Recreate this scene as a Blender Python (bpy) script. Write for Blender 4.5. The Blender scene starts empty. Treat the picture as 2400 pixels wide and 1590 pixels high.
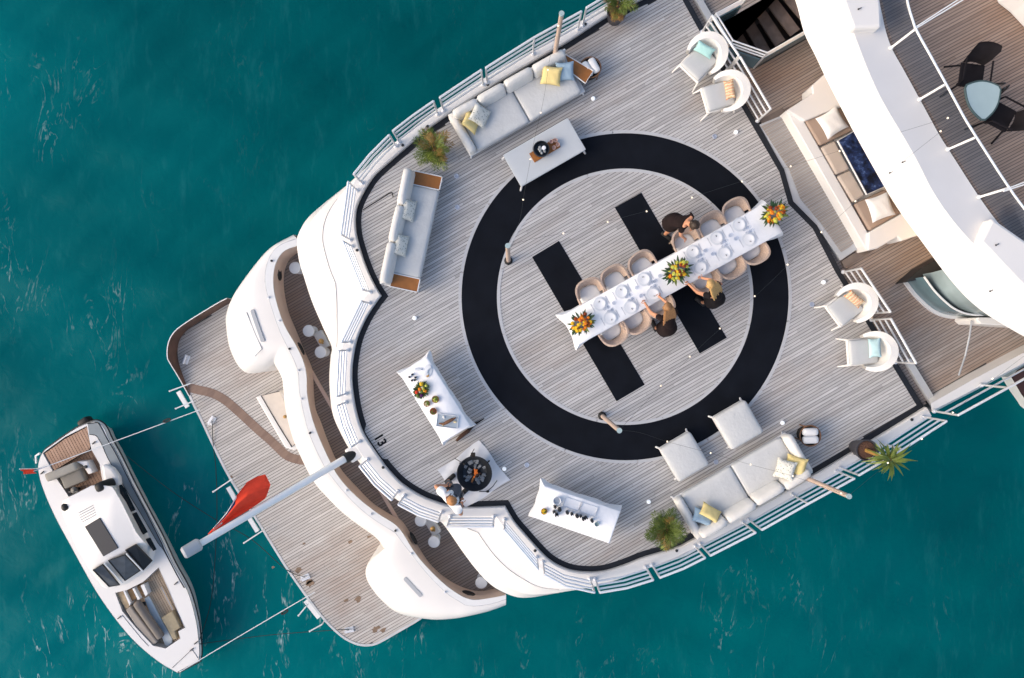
import bpy, bmesh, math, random
import numpy as np
from mathutils import Vector, Matrix
random.seed(7)
rng = np.random.default_rng(7)
R = math.radians
PI = math.pi
# ------------------------------------------------------------------ camera, sky, sun, exposure
HC = 17.0                                   # camera height over the helideck
SC = bpy.context.scene
COL = SC.collection
cam = bpy.data.cameras.new('camera')
cam.sensor_width = 36.0
cam.lens = 36.0 * HC / 24.0
cam.clip_end = 1500
camo = bpy.data.objects.new('camera', cam)
camo.location = (0, 0, HC)
COL.objects.link(camo)
SC.camera = camo
SUN_EL, SUN_AZ = 30.0, 196.0                # low veiled sun over the stern quarter
world = bpy.data.worlds.new('World')
SC.world = world
world.use_nodes = True
wn = world.node_tree.nodes
sky = wn.new('ShaderNodeTexSky')
sky.sky_type = 'NISHITA'
sky.sun_disc = False
sky.sun_elevation = R(SUN_EL)
sky.sun_rotation = R(90 - SUN_AZ)
sky.altitude = 0
sky.air_density = 1.0
sky.dust_density = 3.5
sky.ozone_density = 0.6
wn['Background'].inputs['Strength'].default_value = 0.15
world.node_tree.links.new(sky.outputs[0], wn['Background'].inputs['Color'])
sun = bpy.data.lights.new('sun', 'SUN')
sun.energy = 0.62
sun.angle = R(55)
sun.color = (1.0, 0.85, 0.72)
suno = bpy.data.objects.new('sun', sun)
COL.objects.link(suno)
_d = Vector((math.cos(R(SUN_AZ)) * math.cos(R(SUN_EL)), math.sin(R(SUN_AZ)) * math.cos(R(SUN_EL)), math.sin(R(SUN_EL))))
suno.rotation_euler = _d.to_track_quat('Z', 'Y').to_euler()
SC.view_settings.view_transform = 'Standard'
SC.view_settings.look = 'None'
SC.view_settings.gamma = 1
SC.view_settings.exposure = 0.76
SC.view_settings.use_curve_mapping = False
SC.render.film_transparent = False

# ------------------------------------------------------------------ helpers
def P(x, y, z=0.0):
    """a point of the photograph at height z -> place in the scene (metres)"""
    k = (HC - z) / HC / 100.0
    return Vector(((x - 1200.0) * k, (795.0 - y) * k, z))

def PL(pts, z=0.0):
    return [P(p[0], p[1], z) for p in pts]

def smooth_line(pts, sub=5, corners=(), closed=False):
    """Catmull-Rom through pts, straight at the corner indices"""
    n = len(pts)
    out = []
    pts = [Vector(p) for p in pts]
    rngi = range(n) if closed else range(n - 1)
    for i in rngi:
        p1, p2 = pts[i], pts[(i + 1) % n]
        p0 = pts[i - 1] if (closed or i > 0) else p1
        p3 = pts[(i + 2) % n] if (closed or i + 2 < n) else p2
        if i in corners: p0 = p1
        if (i + 1) % n in corners: p3 = p2
        for k in range(sub):
            t = k / sub
            out.append(0.5 * ((2 * p1) + (p2 - p0) * t + (2 * p0 - 5 * p1 + 4 * p2 - p3) * t * t + (3 * p1 - p0 - 3 * p2 + p3) * t ** 3))
    if not closed: out.append(pts[-1])
    return out

def offset_line(pts, d, closed=False):
    """shift a flat line sideways (to its left) by d"""
    n = len(pts)
    out = []
    for i in range(n):
        a = pts[i - 1] if (closed or i > 0) else pts[i]
        b = pts[(i + 1) % n] if (closed or i < n - 1) else pts[i]
        p = pts[i]
        t1 = Vector((p.x - a.x, p.y - a.y)); t2 = Vector((b.x - p.x, b.y - p.y))
        if t1.length < 1e-6: t1 = t2
        if t2.length < 1e-6: t2 = t1
        t1.normalize(); t2.normalize()
        n1 = Vector((-t1.y, t1.x)); n2 = Vector((-t2.y, t2.x))
        m = n1 + n2
        if m.length < 1e-4: m = n1
        m.normalize()
        c = max(0.45, m.dot(n1))
        q = p.copy(); q.x += m.x * d / c; q.y += m.y * d / c
        out.append(q)
    return out

class MB:
    def __init__(s):
        s.v = []; s.f = []; s.a = []
    def add(s, vs, fs, M=None, a=0.5):
        o = len(s.v)
        for p in vs:
            p = Vector(p)
            s.v.append(M @ p if M is not None else p)
        for f in fs:
            s.f.append([i + o for i in f]); s.a.append(a)
        return s
    def box(s, c, size, rz=0, rx=0, ry=0, a=0.5):
        x, y, z = size[0] / 2, size[1] / 2, size[2] / 2
        vs = [(-x, -y, -z), (x, -y, -z), (x, y, -z), (-x, y, -z), (-x, -y, z), (x, -y, z), (x, y, z), (-x, y, z)]
        fs = [(3, 2, 1, 0), (4, 5, 6, 7), (0, 1, 5, 4), (1, 2, 6, 5), (2, 3, 7, 6), (3, 0, 4, 7)]
        M = Matrix.Translation(Vector(c)) @ Matrix.Rotation(rz, 4, 'Z') @ Matrix.Rotation(ry, 4, 'Y') @ Matrix.Rotation(rx, 4, 'X')
        return s.add(vs, fs, M, a)
    def prism(s, poly, z0, z1, a=0.5):
        n = len(poly)
        ar = sum(poly[i][0] * poly[(i + 1) % n][1] - poly[(i + 1) % n][0] * poly[i][1] for i in range(n))
        pl = list(poly) if ar > 0 else list(reversed(poly))
        vs = [(p[0], p[1], z0) for p in pl] + [(p[0], p[1], z1) for p in pl]
        fs = [tuple(range(n - 1, -1, -1)), tuple(range(n, 2 * n))] + [(i, (i + 1) % n, n + (i + 1) % n, n + i) for i in range(n)]
        return s.add(vs, fs, None, a)
    def tube(s, pts, rad, n=8, radii=None, closed=False, a=0.5):
        pts = [Vector(p) for p in pts]
        m = len(pts)
        vs = []; up = None
        for i, p in enumerate(pts):
            a0 = pts[i - 1] if (i > 0 or closed) else p
            b0 = pts[(i + 1) % m] if (i < m - 1 or closed) else p
            t = (b0 - a0)
            if t.length < 1e-9: t = Vector((0, 0, 1))
            t.normalize()
            if up is None:
                up = Vector((0, 0, 1)) if abs(t.z) < 0.9 else Vector((1, 0, 0))
            sx = t.cross(up)
            if sx.length < 1e-4: sx = t.cross(Vector((1, 0.3, 0)))
            sx.normalize(); up = sx.cross(t).normalized()
            r = radii[i] if radii else rad
            for k in range(n):
                an = 2 * PI * k / n
                vs.append(p + (sx * math.cos(an) + up * math.sin(an)) * r)
        fs = []
        for i in range(m if closed else m - 1):
            j = (i + 1) % m
            for k in range(n):
                k2 = (k + 1) % n
                fs.append((i * n + k, i * n + k2, j * n + k2, j * n + k))
        if not closed:
            fs.append(tuple(range(n - 1, -1, -1))); fs.append(tuple((m - 1) * n + k for k in range(n)))
        return s.add(vs, fs, None, a)
    def lathe(s, prof, n=20, c=(0, 0, 0), M=None, a=0.5):
        vs = []
        for r, z in prof:
            for k in range(n):
                an = 2 * PI * k / n
                vs.append((c[0] + r * math.cos(an), c[1] + r * math.sin(an), c[2] + z))
        m = len(prof); fs = []
        for i in range(m - 1):
            for k in range(n):
                k2 = (k + 1) % n
                fs.append((i * n + k, i * n + k2, (i + 1) * n + k2, (i + 1) * n + k))
        if prof[0][0] > 1e-5: fs.append(tuple(range(n - 1, -1, -1)))
        if prof[-1][0] > 1e-5: fs.append(tuple((m - 1) * n + k for k in range(n)))
        return s.add(vs, fs, M, a)
    def loft(s, rings, closed=False, cap0=False, cap1=False, a=0.5):
        n = len(rings[0]); vs = [p for r in rings for p in r]; fs = []
        for i in range(len(rings) - 1):
            for k in range(n if closed else n - 1):
                k2 = (k + 1) % n
                fs.append((i * n + k, i * n + k2, (i + 1) * n + k2, (i + 1) * n + k))
        if cap0: fs.append(tuple(range(n - 1, -1, -1)))
        if cap1: fs.append(tuple((len(rings) - 1) * n + k for k in range(n)))
        return s.add(vs, fs, None, a)
    def sphere(s, c, r, n=10, m=7, sc=(1, 1, 1), M=None, a=0.5):
        prof = [(max(1e-6, math.sin(PI * i / m)) , -math.cos(PI * i / m)) for i in range(m + 1)]
        MM = Matrix.Translation(Vector(c)) @ Matrix.Diagonal((r * sc[0], r * sc[1], r * sc[2], 1))
        if M is not None: MM = M @ MM
        return s.lathe(prof, n, (0, 0, 0), MM, a)
    def rbox(s, c, size, r=0.05, puff=0.0, rz=0, rx=0, ry=0, a=0.5, M0=None):
        """rounded, slightly puffed block: cushions and upholstery"""
        g = [-1, -.94, -.82, -.5, 0, .5, .82, .94, 1]
        hx, hy, hz = size[0] / 2, size[1] / 2, size[2] / 2
        r = min(r, hx, hy, hz)
        M = Matrix.Translation(Vector(c)) @ Matrix.Rotation(rz, 4, 'Z') @ Matrix.Rotation(ry, 4, 'Y') @ Matrix.Rotation(rx, 4, 'X')
        if M0 is not None: M = M0 @ M
        def pt(x, y, z):
            p = Vector((x * hx, y * hy, z * hz))
            q = Vector((max(-hx + r, min(hx - r, p.x)), max(-hy + r, min(hy - r, p.y)), max(-hz + r, min(hz - r, p.z))))
            d = p - q
            if d.length > 1e-9: p = q + d.normalized() * r
            w = (1 - x * x) * (1 - y * y)
            p.z += puff * w * (1 if z > 0 else -0.3) * abs(z)
            return p
        m = len(g)
        for ax in range(3):
            for sg in (-1, 1):
                vs = []
                for i in g:
                    for j in g:
                        vs.append(pt(*((sg, i, j) if ax == 0 else (j, sg, i) if ax == 1 else (i, j, sg))))
                fs = []
                for i in range(m - 1):
                    for j in range(m - 1):
                        q = (i * m + j, (i + 1) * m + j, (i + 1) * m + j + 1, i * m + j + 1)
                        fs.append(q if sg > 0 else q[::-1])
                s.add(vs, fs, M, a)
        return s
    def mesh(s, name, smooth=False, weld=False, sharp=35):
        me = bpy.data.meshes.new(name)
        me.from_pydata([tuple(p) for p in s.v], [], s.f)
        at = me.attributes.new('rnd', 'FLOAT', 'FACE')
        at.data.foreach_set('value', np.array(s.a, dtype=np.float32))
        if weld:
            bm = bmesh.new(); bm.from_mesh(me)
            bmesh.ops.remove_doubles(bm, verts=bm.verts, dist=1e-4)
            bm.to_mesh(me); bm.free()
        me.update()
        if smooth:
            me.polygons.foreach_set('use_smooth', [True] * len(me.polygons))
            me.set_sharp_from_angle(angle=R(sharp))
        return me
    def build(s, name, mat, parent=None, smooth=False, weld=False, sharp=35, bevel=0):
        me = s.mesh(name, smooth, weld, sharp)
        if mat is not None: me.materials.append(mat)
        o = bpy.data.objects.new(name, me)
        COL.objects.link(o)
        if parent is not None: o.parent = parent
        if bevel:
            b = o.modifiers.new('bevel', 'BEVEL'); b.width = bevel; b.segments = 2; b.limit_method = 'ANGLE'; b.angle_limit = R(40)
        return o

def tag(o, label=None, cat=None, group=None, kind=None):
    if label: o['label'] = label
    if cat: o['category'] = cat
    if group: o['group'] = group
    if kind: o['kind'] = kind
    return o

def thing(name, label, cat, loc=(0, 0, 0), rz=0, group=None):
    o = bpy.data.objects.new(name, None)
    o.empty_display_size = 0.2
    COL.objects.link(o)
    o.location = loc; o.rotation_euler = (0, 0, rz)
    return tag(o, label, cat, group)

def inst(me, name, parent=None, loc=(0, 0, 0), rot=(0, 0, 0), scale=(1, 1, 1)):
    o = bpy.data.objects.new(name, me)
    COL.objects.link(o)
    if parent is not None: o.parent = parent
    o.location = loc; o.rotation_euler = rot; o.scale = scale
    return o

def holed_sheet(outer, holes, z, mb):
    """flat sheet with openings"""
    bm = bmesh.new()
    for loop in [outer] + holes:
        vs = [bm.verts.new((p[0], p[1], z)) for p in loop]
        for i in range(len(vs)): bm.edges.new((vs[i], vs[(i + 1) % len(vs)]))
    bmesh.ops.triangle_fill(bm, use_beauty=True, edges=bm.edges[:])
    bm.normal_update()
    bm.verts.index_update()
    vs = [v.co.copy() for v in bm.verts]
    fs = []
    for f in bm.faces:
        ids = [v.index for v in f.verts]
        if f.normal.z < 0: ids.reverse()
        fs.append(ids)
    bm.free()
    mb.add(vs, fs)
    return mb

def planks(loops, z, ang, w=0.070, gap=0.0115, th=0.016, lmin=1.6, lmax=3.4, mb=None):
    """rows of deck planks clipped to even-odd loops; every plank is a block of its own"""
    mb = mb or MB()
    c, s = math.cos(ang), math.sin(ang)
    L = [[(p[0] * c + p[1] * s, -p[0] * s + p[1] * c) for p in lp] for lp in loops]
    vmin = min(q[1] for lp in L for q in lp); vmax = max(q[1] for lp in L for q in lp)
    def cuts(v):
        xs = []
        for lp in L:
            n = len(lp)
            for i in range(n):
                a, b = lp[i], lp[(i + 1) % n]
                if (a[1] > v) != (b[1] > v):
                    xs.append(a[0] + (v - a[1]) / (b[1] - a[1]) * (b[0] - a[0]))
        return sorted(xs)
    k = math.floor(vmin / w)
    while k * w < vmax:
        v0, v1 = k * w + gap / 2, (k + 1) * w - gap / 2
        k += 1
        c0, c1, cm = cuts(v0), cuts(v1), cuts((v0 + v1) / 2)
        if len(c0) != len(cm) or max([abs(a - b) for a, b in zip(c0, cm)] or [0]) > .25: c0 = cm
        if len(c1) != len(cm) or max([abs(a - b) for a, b in zip(c1, cm)] or [0]) > .25: c1 = cm
        for i in range(0, len(cm) - 1, 2):
            a0, b0, a1, b1 = c0[i], c0[i + 1], c1[i], c1[i + 1]
            lo, hi = max(a0, a1), min(b0, b1)
            if hi - lo < 0.02: continue
            br = []
            u = lo + random.uniform(.3, lmax)
            while u < hi - .25:
                br.append(u); u += random.uniform(lmin, lmax)
            e0 = [a0] + [b + .002 for b in br]; e1 = [b - .002 for b in br] + [b0]
            f0 = [a1] + [b + .002 for b in br]; f1 = [b - .002 for b in br] + [b1]
            for j in range(len(e0)):
                q = [(e0[j], v0), (e1[j], v0), (f1[j], v1), (f0[j], v1)]
                dz = random.uniform(-.0008, .0008)
                vs = [(x * c - y * s, x * s + y * c, z - th) for x, y in q] + [(x * c - y * s, x * s + y * c, z + dz) for x, y in q]
                mb.add(vs, [(4, 5, 6, 7), (0, 1, 5, 4), (1, 2, 6, 5), (2, 3, 7, 6), (3, 0, 4, 7)], None, random.random())
    return mb

# ------------------------------------------------------------------ materials
def newmat(name):
    m = bpy.data.materials.new(name); m.use_nodes = True
    nt = m.node_tree
    return m, nt, nt.nodes['Principled BSDF']

def mat(name, col, rough=0.5, metal=0.0, var=0.06, scale=6.0, bump=0.0, bscale=60.0, spec=0.5, emit=None, estr=0.0, coat=0.0, trans=0.0, ior=1.45):
    """painted, woven or moulded stuff: a base colour with slight unevenness and fine relief"""
    m, nt, b = newmat(name)
    tc = nt.nodes.new('ShaderNodeTexCoord')
    nz = nt.nodes.new('ShaderNodeTexNoise'); nz.inputs['Scale'].default_value = scale; nz.inputs['Detail'].default_value = 5
    nt.links.new(tc.outputs['Object'], nz.inputs['Vector'])
    mp = nt.nodes.new('ShaderNodeMapRange')
    mp.inputs['To Min'].default_value = 1 - var; mp.inputs['To Max'].default_value = 1 + var
    mp.inputs['From Min'].default_value = .25; mp.inputs['From Max'].default_value = .75
    nt.links.new(nz.outputs['Fac'], mp.inputs['Value'])
    mx = nt.nodes.new('ShaderNodeVectorMath'); mx.operation = 'SCALE'
    mx.inputs[0].default_value = col
    nt.links.new(mp.outputs[0], mx.inputs['Scale'])
    nt.links.new(mx.outputs[0], b.inputs['Base Color'])
    b.inputs['Roughness'].default_value = rough
    b.inputs['Metallic'].default_value = metal
    b.inputs['Specular IOR Level'].default_value = spec
    b.inputs['Coat Weight'].default_value = coat
    b.inputs['Transmission Weight'].default_value = trans
    b.inputs['IOR'].default_value = ior
    if emit:
        b.inputs['Emission Color'].default_value = (*emit, 1); b.inputs['Emission Strength'].default_value = estr
    if bump:
        n2 = nt.nodes.new('ShaderNodeTexNoise'); n2.inputs['Scale'].default_value = bscale; n2.inputs['Detail'].default_value = 3
        nt.links.new(tc.outputs['Object'], n2.inputs['Vector'])
        bp = nt.nodes.new('ShaderNodeBump'); bp.inputs['Strength'].default_value = bump; bp.inputs['Distance'].default_value = .02
        nt.links.new(n2.outputs['Fac'], bp.inputs['Height'])
        nt.links.new(bp.outputs[0], b.inputs['Normal'])
    return m

AXIS = R(30.0)
def teak(name, light, dark, brown, bias=0.5, rough=0.75):
    """weathered teak: every plank has its own tone (face attribute), grain along the plank, blotches of older brown"""
    m, nt, b = newmat(name)
    N, Lk = nt.nodes.new, nt.links.new
    geo = N('ShaderNodeNewGeometry')
    mp = N('ShaderNodeMapping'); mp.vector_type = 'POINT'; mp.inputs['Rotation'].default_value = (0, 0, -AXIS)
    Lk(geo.outputs['Position'], mp.inputs['Vector'])
    st = N('ShaderNodeMapping'); st.inputs['Scale'].default_value = (.9, 14, 1)
    Lk(mp.outputs[0], st.inputs['Vector'])
    n1 = N('ShaderNodeTexNoise'); n1.inputs['Scale'].default_value = 1.6; n1.inputs['Detail'].default_value = 6; n1.inputs['Roughness'].default_value = .65
    Lk(st.outputs[0], n1.inputs['Vector'])
    s2 = N('ShaderNodeMapping'); s2.inputs['Scale'].default_value = (.5, 1.1, 1)
    Lk(mp.outputs[0], s2.inputs['Vector'])
    n2 = N('ShaderNodeTexNoise'); n2.inputs['Scale'].default_value = .55; n2.inputs['Detail'].default_value = 5; n2.inputs['Roughness'].default_value = .6
    Lk(s2.outputs[0], n2.inputs['Vector'])
    at = N('ShaderNodeAttribute'); at.attribute_name = 'rnd'
    ad = N('ShaderNodeMath'); ad.operation = 'MULTIPLY_ADD'; ad.inputs[1].default_value = .55
    Lk(at.outputs['Fac'], ad.inputs[0])
    sb = N('ShaderNodeMath'); sb.operation = 'MULTIPLY_ADD'; sb.inputs[1].default_value = 1.5; sb.inputs[2].default_value = -.5
    Lk(n1.outputs['Fac'], sb.inputs[0]); Lk(sb.outputs[0], ad.inputs[2])
    m1 = N('ShaderNodeMix'); m1.data_type = 'RGBA'
    m1.inputs['A'].default_value = (*dark, 1); m1.inputs['B'].default_value = (*light, 1)
    Lk(ad.outputs[0], m1.inputs['Factor'])
    rp = N('ShaderNodeMapRange'); rp.inputs['From Min'].default_value = .75 - bias * .5; rp.inputs['From Max'].default_value = 1.0 - bias * .4
    Lk(n2.outputs['Fac'], rp.inputs['Value'])
    m2 = N('ShaderNodeMix'); m2.data_type = 'RGBA'
    m2.inputs['B'].default_value = (*brown, 1)
    Lk(rp.outputs[0], m2.inputs['Factor']); Lk(m1.outputs['Result'], m2.inputs['A'])
    Lk(m2.outputs['Result'], b.inputs['Base Color'])
    b.inputs['Roughness'].default_value = rough; b.inputs['Specular IOR Level'].default_value = .25
    bp = N('ShaderNodeBump'); bp.inputs['Strength'].default_value = .25; bp.inputs['Distance'].default_value = .01
    Lk(n1.outputs['Fac'], bp.inputs['Height']); Lk(bp.outputs[0], b.inputs['Normal'])
    return m

M = {}
M['white'] = mat('white_gelcoat', (.72, .708, .698), .32, var=.03, scale=1.3, coat=.1)
M['trim'] = mat('white_trim', (.73, .74, .75), .35, var=.03)
M['greytrim'] = mat('grey_trim', (.42, .44, .47), .5, var=.06, scale=3)
M['tan'] = mat('tan_bulwark_lining', (.80, .62, .52), .5, var=.05, scale=2)
M['black'] = mat('black_nonskid_paint', (.0062, .0080, .0125), .7, var=.25, scale=2.2, bump=.2, bscale=160, spec=.1)
M['channel'] = mat('dark_drain_channel', (.016, .019, .026), .55, var=.2, spec=.3)
M['caulk'] = mat('deck_caulk', (.06, .058, .06), .8, var=.15)
M['steel'] = mat('polished_steel', (.78, .79, .81), .3, .55, var=.03)
M['darksteel'] = mat('dark_metal', (.05, .052, .055), .35, .6)
M['teak'] = teak('weathered_teak', (.60, .592, .592), (.33, .323, .322), (.41, .345, .30), .46)
M['teak2'] = teak('walkway_teak', (.42, .375, .35), (.27, .228, .205), (.31, .215, .165), .62)
M['teak3'] = teak('swim_platform_teak', (.57, .548, .53), (.37, .348, .33), (.33, .255, .21), .52)
M['teak4'] = teak('oiled_teak', (.40, .25, .165), (.26, .15, .095), (.30, .17, .10), .5, .5)
M['brownwood'] = mat('brown_side_tray_wood', (.30, .115, .028), .45, var=.15, scale=9)
M['fabric'] = mat('pale_grey_upholstery', (.56, .57, .57), .9, var=.05, scale=4, bump=.5, bscale=13, spec=.2)
M['cream'] = mat('cream_upholstery', (.69, .675, .645), .9, var=.05, scale=5, bump=.5, bscale=13, spec=.2)
M['seatgrey'] = mat('light_grey_seat_fabric', (.50, .515, .525), .9, var=.03, bump=.2, bscale=250, spec=.2)
M['cloth'] = mat('white_table_linen', (.82, .83, .86), .85, var=.03, scale=3, bump=.45, bscale=9, spec=.2)
M['tile'] = mat('pale_grey_stone_top', (.50, .53, .555), .4, var=.03, scale=4)
M['rattan'] = mat('woven_rattan', (.49, .375, .305), .7, var=.3, scale=45, bump=.6, bscale=90, spec=.2)
M['whiteweave'] = mat('white_woven_frame', (.76, .745, .72), .6, var=.05, scale=40, bump=.4, bscale=120)
M['yellow'] = mat('pale_yellow_cushion', (.74, .60, .27), .9, var=.05, bump=.2, bscale=200, spec=.2)
M['blue'] = mat('powder_blue_cushion', (.30, .42, .53), .9, var=.05, bump=.2, bscale=200, spec=.2)
M['mint'] = mat('mint_cushion', (.36, .60, .59), .9, var=.06, bump=.3, bscale=120, spec=.2)
M['pillow'] = mat('white_pillow_linen', (.78, .78, .78), .9, var=.03, bump=.3, bscale=60, spec=.2)
M['skin'] = mat('skin', (.56, .27, .16), .5, var=.06, scale=20, spec=.35)
M['hairdark'] = mat('dark_brown_hair', (.035, .02, .012), .5, var=.4, scale=60, bump=.4)
M['hairblond'] = mat('blond_hair', (.50, .31, .12), .5, var=.35, scale=50, bump=.4)
M['hairbrown'] = mat('light_brown_hair', (.30, .15, .06), .5, var=.45, scale=50, bump=.4)
M['hairginger'] = mat('cropped_ginger_hair', (.42, .19, .07), .6, var=.3, scale=60)
M['blackcloth'] = mat('black_dress_cloth', (.012, .010, .012), .9, var=.3, spec=.2)
M['browncloth'] = mat('dark_brown_dress_cloth', (.015, .009, .0095), .9, var=.3, spec=.2)
M['tee'] = mat('white_cotton', (.80, .80, .81), .9, var=.03, bump=.3, bscale=30, spec=.2)
M['apron'] = mat('slate_apron_cloth', (.085, .095, .12), .9, var=.1, spec=.2)
M['blackrubber'] = mat('black_rubber', (.012, .012, .013), .6, var=.2)
M['gunmetal'] = mat('matt_dark_navy_metal', (.03, .036, .045), .45, .5, var=.2, scale=5)
M['pot'] = mat('dark_planter', (.045, .044, .052), .55, var=.15)
M['soil'] = mat('bark_mulch', (.11, .055, .035), .9, var=.5, scale=40, bump=1, bscale=60)
M['leafA'] = mat('olive_palm_leaf', (.10, .145, .022), .5, var=.45, scale=2.5)
M['leafB'] = mat('yellow_green_palm_leaf', (.15, .19, .03), .45, var=.4, scale=3)
M['leafC'] = mat('deep_green_foliage', (.025, .07, .03), .5, var=.4, scale=20)
M['leafD'] = mat('amber_palm_stem', (.30, .17, .045), .55, var=.3, scale=6)
M['polewood'] = mat('pale_wooden_pole', (.47, .36, .30), .6, var=.15, scale=8)
M['rope'] = mat('white_rope', (.78, .80, .82), .8, var=.08, scale=40, bump=.6, bscale=90)
M['darkrope'] = mat('dark_mooring_rope', (.012, .022, .024), .8, var=.1)
M['bulb'] = mat('frosted_bulb', (.9, .82, .7), .3, emit=(1, .80, .55), estr=.7)
M['puck'] = mat('white_acrylic_puck', (.82, .84, .86), .3, emit=(.9, .95, 1), estr=.25)
M['navyglass'] = mat('navy_marbled_top', (.012, .022, .06), .25, var=1.0, scale=9, coat=.5)
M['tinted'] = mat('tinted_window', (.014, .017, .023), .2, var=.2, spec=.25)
M['greyglass'] = mat('smoked_windscreen', (.060, .070, .088), .2, var=.5, scale=2.5, spec=.3)
M['glasspane'] = mat('table_glass', (.36, .46, .47), .18, var=.03, coat=.3)
M['brass'] = mat('brass', (.55, .33, .12), .3, 1.0)
M['china'] = mat('white_china', (.82, .83, .85), .2, var=.01, coat=.3)
M['charger'] = mat('pearl_grey_charger', (.66, .69, .735), .3, var=.06, scale=90)
M["red"] = mat("red_bunting", (.90, .075, .035), .8, var=.12, scale=5, spec=.2)
M['navy'] = mat('navy_bunting', (.012, .016, .07), .8, var=.1, spec=.2)
M['boatgrey'] = mat('slate_side_deck', (.20, .235, .26), .55, var=.1, scale=4)
M['taupe'] = mat('taupe_boat_cushion', (.24, .225, .20), .85, var=.05, bump=.2, bscale=150, spec=.2)
M['greige'] = mat('warm_grey_boat_cushion', (.20, .178, .16), .85, var=.06, bump=.2, bscale=150, spec=.2)
M['aqua'] = mat('teal_glazed_bulwark', (.10, .17, .20), .25, var=.15, scale=2, coat=.4)
M['ember'] = mat('glowing_embers', (.3, .06, .01), .8, var=.5, scale=30, emit=(1, .25, .04), estr=.22)
M['char'] = mat('charred_wood', (.02, .016, .014), .9, var=.6, scale=30)
M['ash'] = mat('grey_ash_coals', (.24, .26, .28), .9, var=.5, scale=25)
M['copper'] = mat('copper_cup', (.55, .25, .12), .35, .7)
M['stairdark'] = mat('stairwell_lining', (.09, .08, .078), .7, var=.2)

def petal(name, c): return mat(name, c, .7, var=.2, scale=30, spec=.2)
for k_, c_ in dict(f_yel=(.72, .45, .03), f_ora=(.66, .20, .02), f_rust=(.24, .05, .02), f_lime=(.50, .52, .10), f_red=(.62, .06, .03), f_pur=(.09, .02, .09), f_cream=(.70, .58, .36)).items():
    M[k_] = petal('petal_' + k_[2:], c_)

def glass_mat(name, tint, alpha_rough=.02, mixf=.35):
    """thin tinted pane: part see-through, part reflecting"""
    m, nt, b = newmat(name)
    tr = nt.nodes.new('ShaderNodeBsdfTransparent'); tr.inputs['Color'].default_value = (*tint, 1)
    gl = nt.nodes.new('ShaderNodeBsdfGlossy'); gl.inputs['Roughness'].default_value = alpha_rough
    gl.inputs['Color'].default_value = (.9, .95, 1, 1)
    fr = nt.nodes.new('ShaderNodeFresnel'); fr.inputs['IOR'].default_value = 1.5
    mx = nt.nodes.new('ShaderNodeMixShader')
    nt.links.new(fr.outputs[0], mx.inputs[0]); nt.links.new(tr.outputs[0], mx.inputs[1]); nt.links.new(gl.outputs[0], mx.inputs[2])
    nt.links.new(mx.outputs[0], nt.nodes['Material Output'].inputs['Surface'])
    nz = nt.nodes.new('ShaderNodeTexNoise'); nz.inputs['Scale'].default_value = 3
    bp = nt.nodes.new('ShaderNodeBump'); bp.inputs['Strength'].default_value = .02
    nt.links.new(nz.outputs['Fac'], bp.inputs['Height']); nt.links.new(bp.outputs[0], gl.inputs['Normal'])
    return m
M['balglass'] = glass_mat('smoke_tinted_balustrade_glass', (.64, .71, .81))
M['tealglass'] = glass_mat('sea_green_tinted_glass', (.50, .66, .70))
M['clear'] = glass_mat('clear_drinking_glass', (.95, .96, .98))
for _n in list(M['clear'].node_tree.nodes):
    if _n.type == 'FRESNEL': M['clear'].node_tree.nodes.remove(_n)
    elif _n.type == 'MIX_SHADER': _n.inputs[0].default_value = .10

def patterned(name, base, inks, kind='bloom', scale=18):
    m, nt, b = newmat(name)
    N, Lk = nt.nodes.new, nt.links.new
    tc = N('ShaderNodeTexCoord')
    rp = N('ShaderNodeValToRGB')
    if kind == 'bloom':
        t = N('ShaderNodeTexVoronoi'); t.inputs['Scale'].default_value = scale; Lk(tc.outputs['Object'], t.inputs['Vector']); out = t.outputs['Distance']
        cr = [(0, inks[0]), (.22, inks[1]), (.36, base), (1, base)]
    else:
        t = N('ShaderNodeTexWave'); t.wave_type = 'BANDS'; t.bands_direction = 'X'; t.inputs['Scale'].default_value = scale; t.inputs['Distortion'].default_value = 3.5; t.inputs['Detail Scale'].default_value = 3
        Lk(tc.outputs['Object'], t.inputs['Vector']); out = t.outputs['Fac']
        cr = [(0, inks[0]), (.25, base), (.45, inks[1]), (.6, base), (.8, inks[2]), (1, base)]
    e = rp.color_ramp.elements
    e[0].position, e[0].color = cr[0][0], (*cr[0][1], 1)
    e[1].position, e[1].color = cr[-1][0], (*cr[-1][1], 1)
    for pz, cl in cr[1:-1]:
        x = e.new(pz); x.color = (*cl, 1)
    Lk(out, rp.inputs['Fac']); Lk(rp.outputs['Color'], b.inputs['Base Color'])
    b.inputs['Roughness'].default_value = .9; b.inputs['Specular IOR Level'].default_value = .2
    return m
M['floral'] = patterned('grey_floral_print', (.64, .64, .59), ((.16, .18, .17), (.34, .36, .32)), 'bloom', 21)
M['floralside'] = mat('sage_cushion_side', (.28, .30, .27), .9)
M['ikat'] = patterned('orange_ikat_stripe', (.70, .62, .50), ((.60, .17, .03), (.07, .07, .08), (.60, .36, .06)), 'wave', 4.5)
M['ombre'] = mat('sea_blue_ombre_cushion', (.42, .60, .64), .9, var=.35, scale=3)

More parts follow.
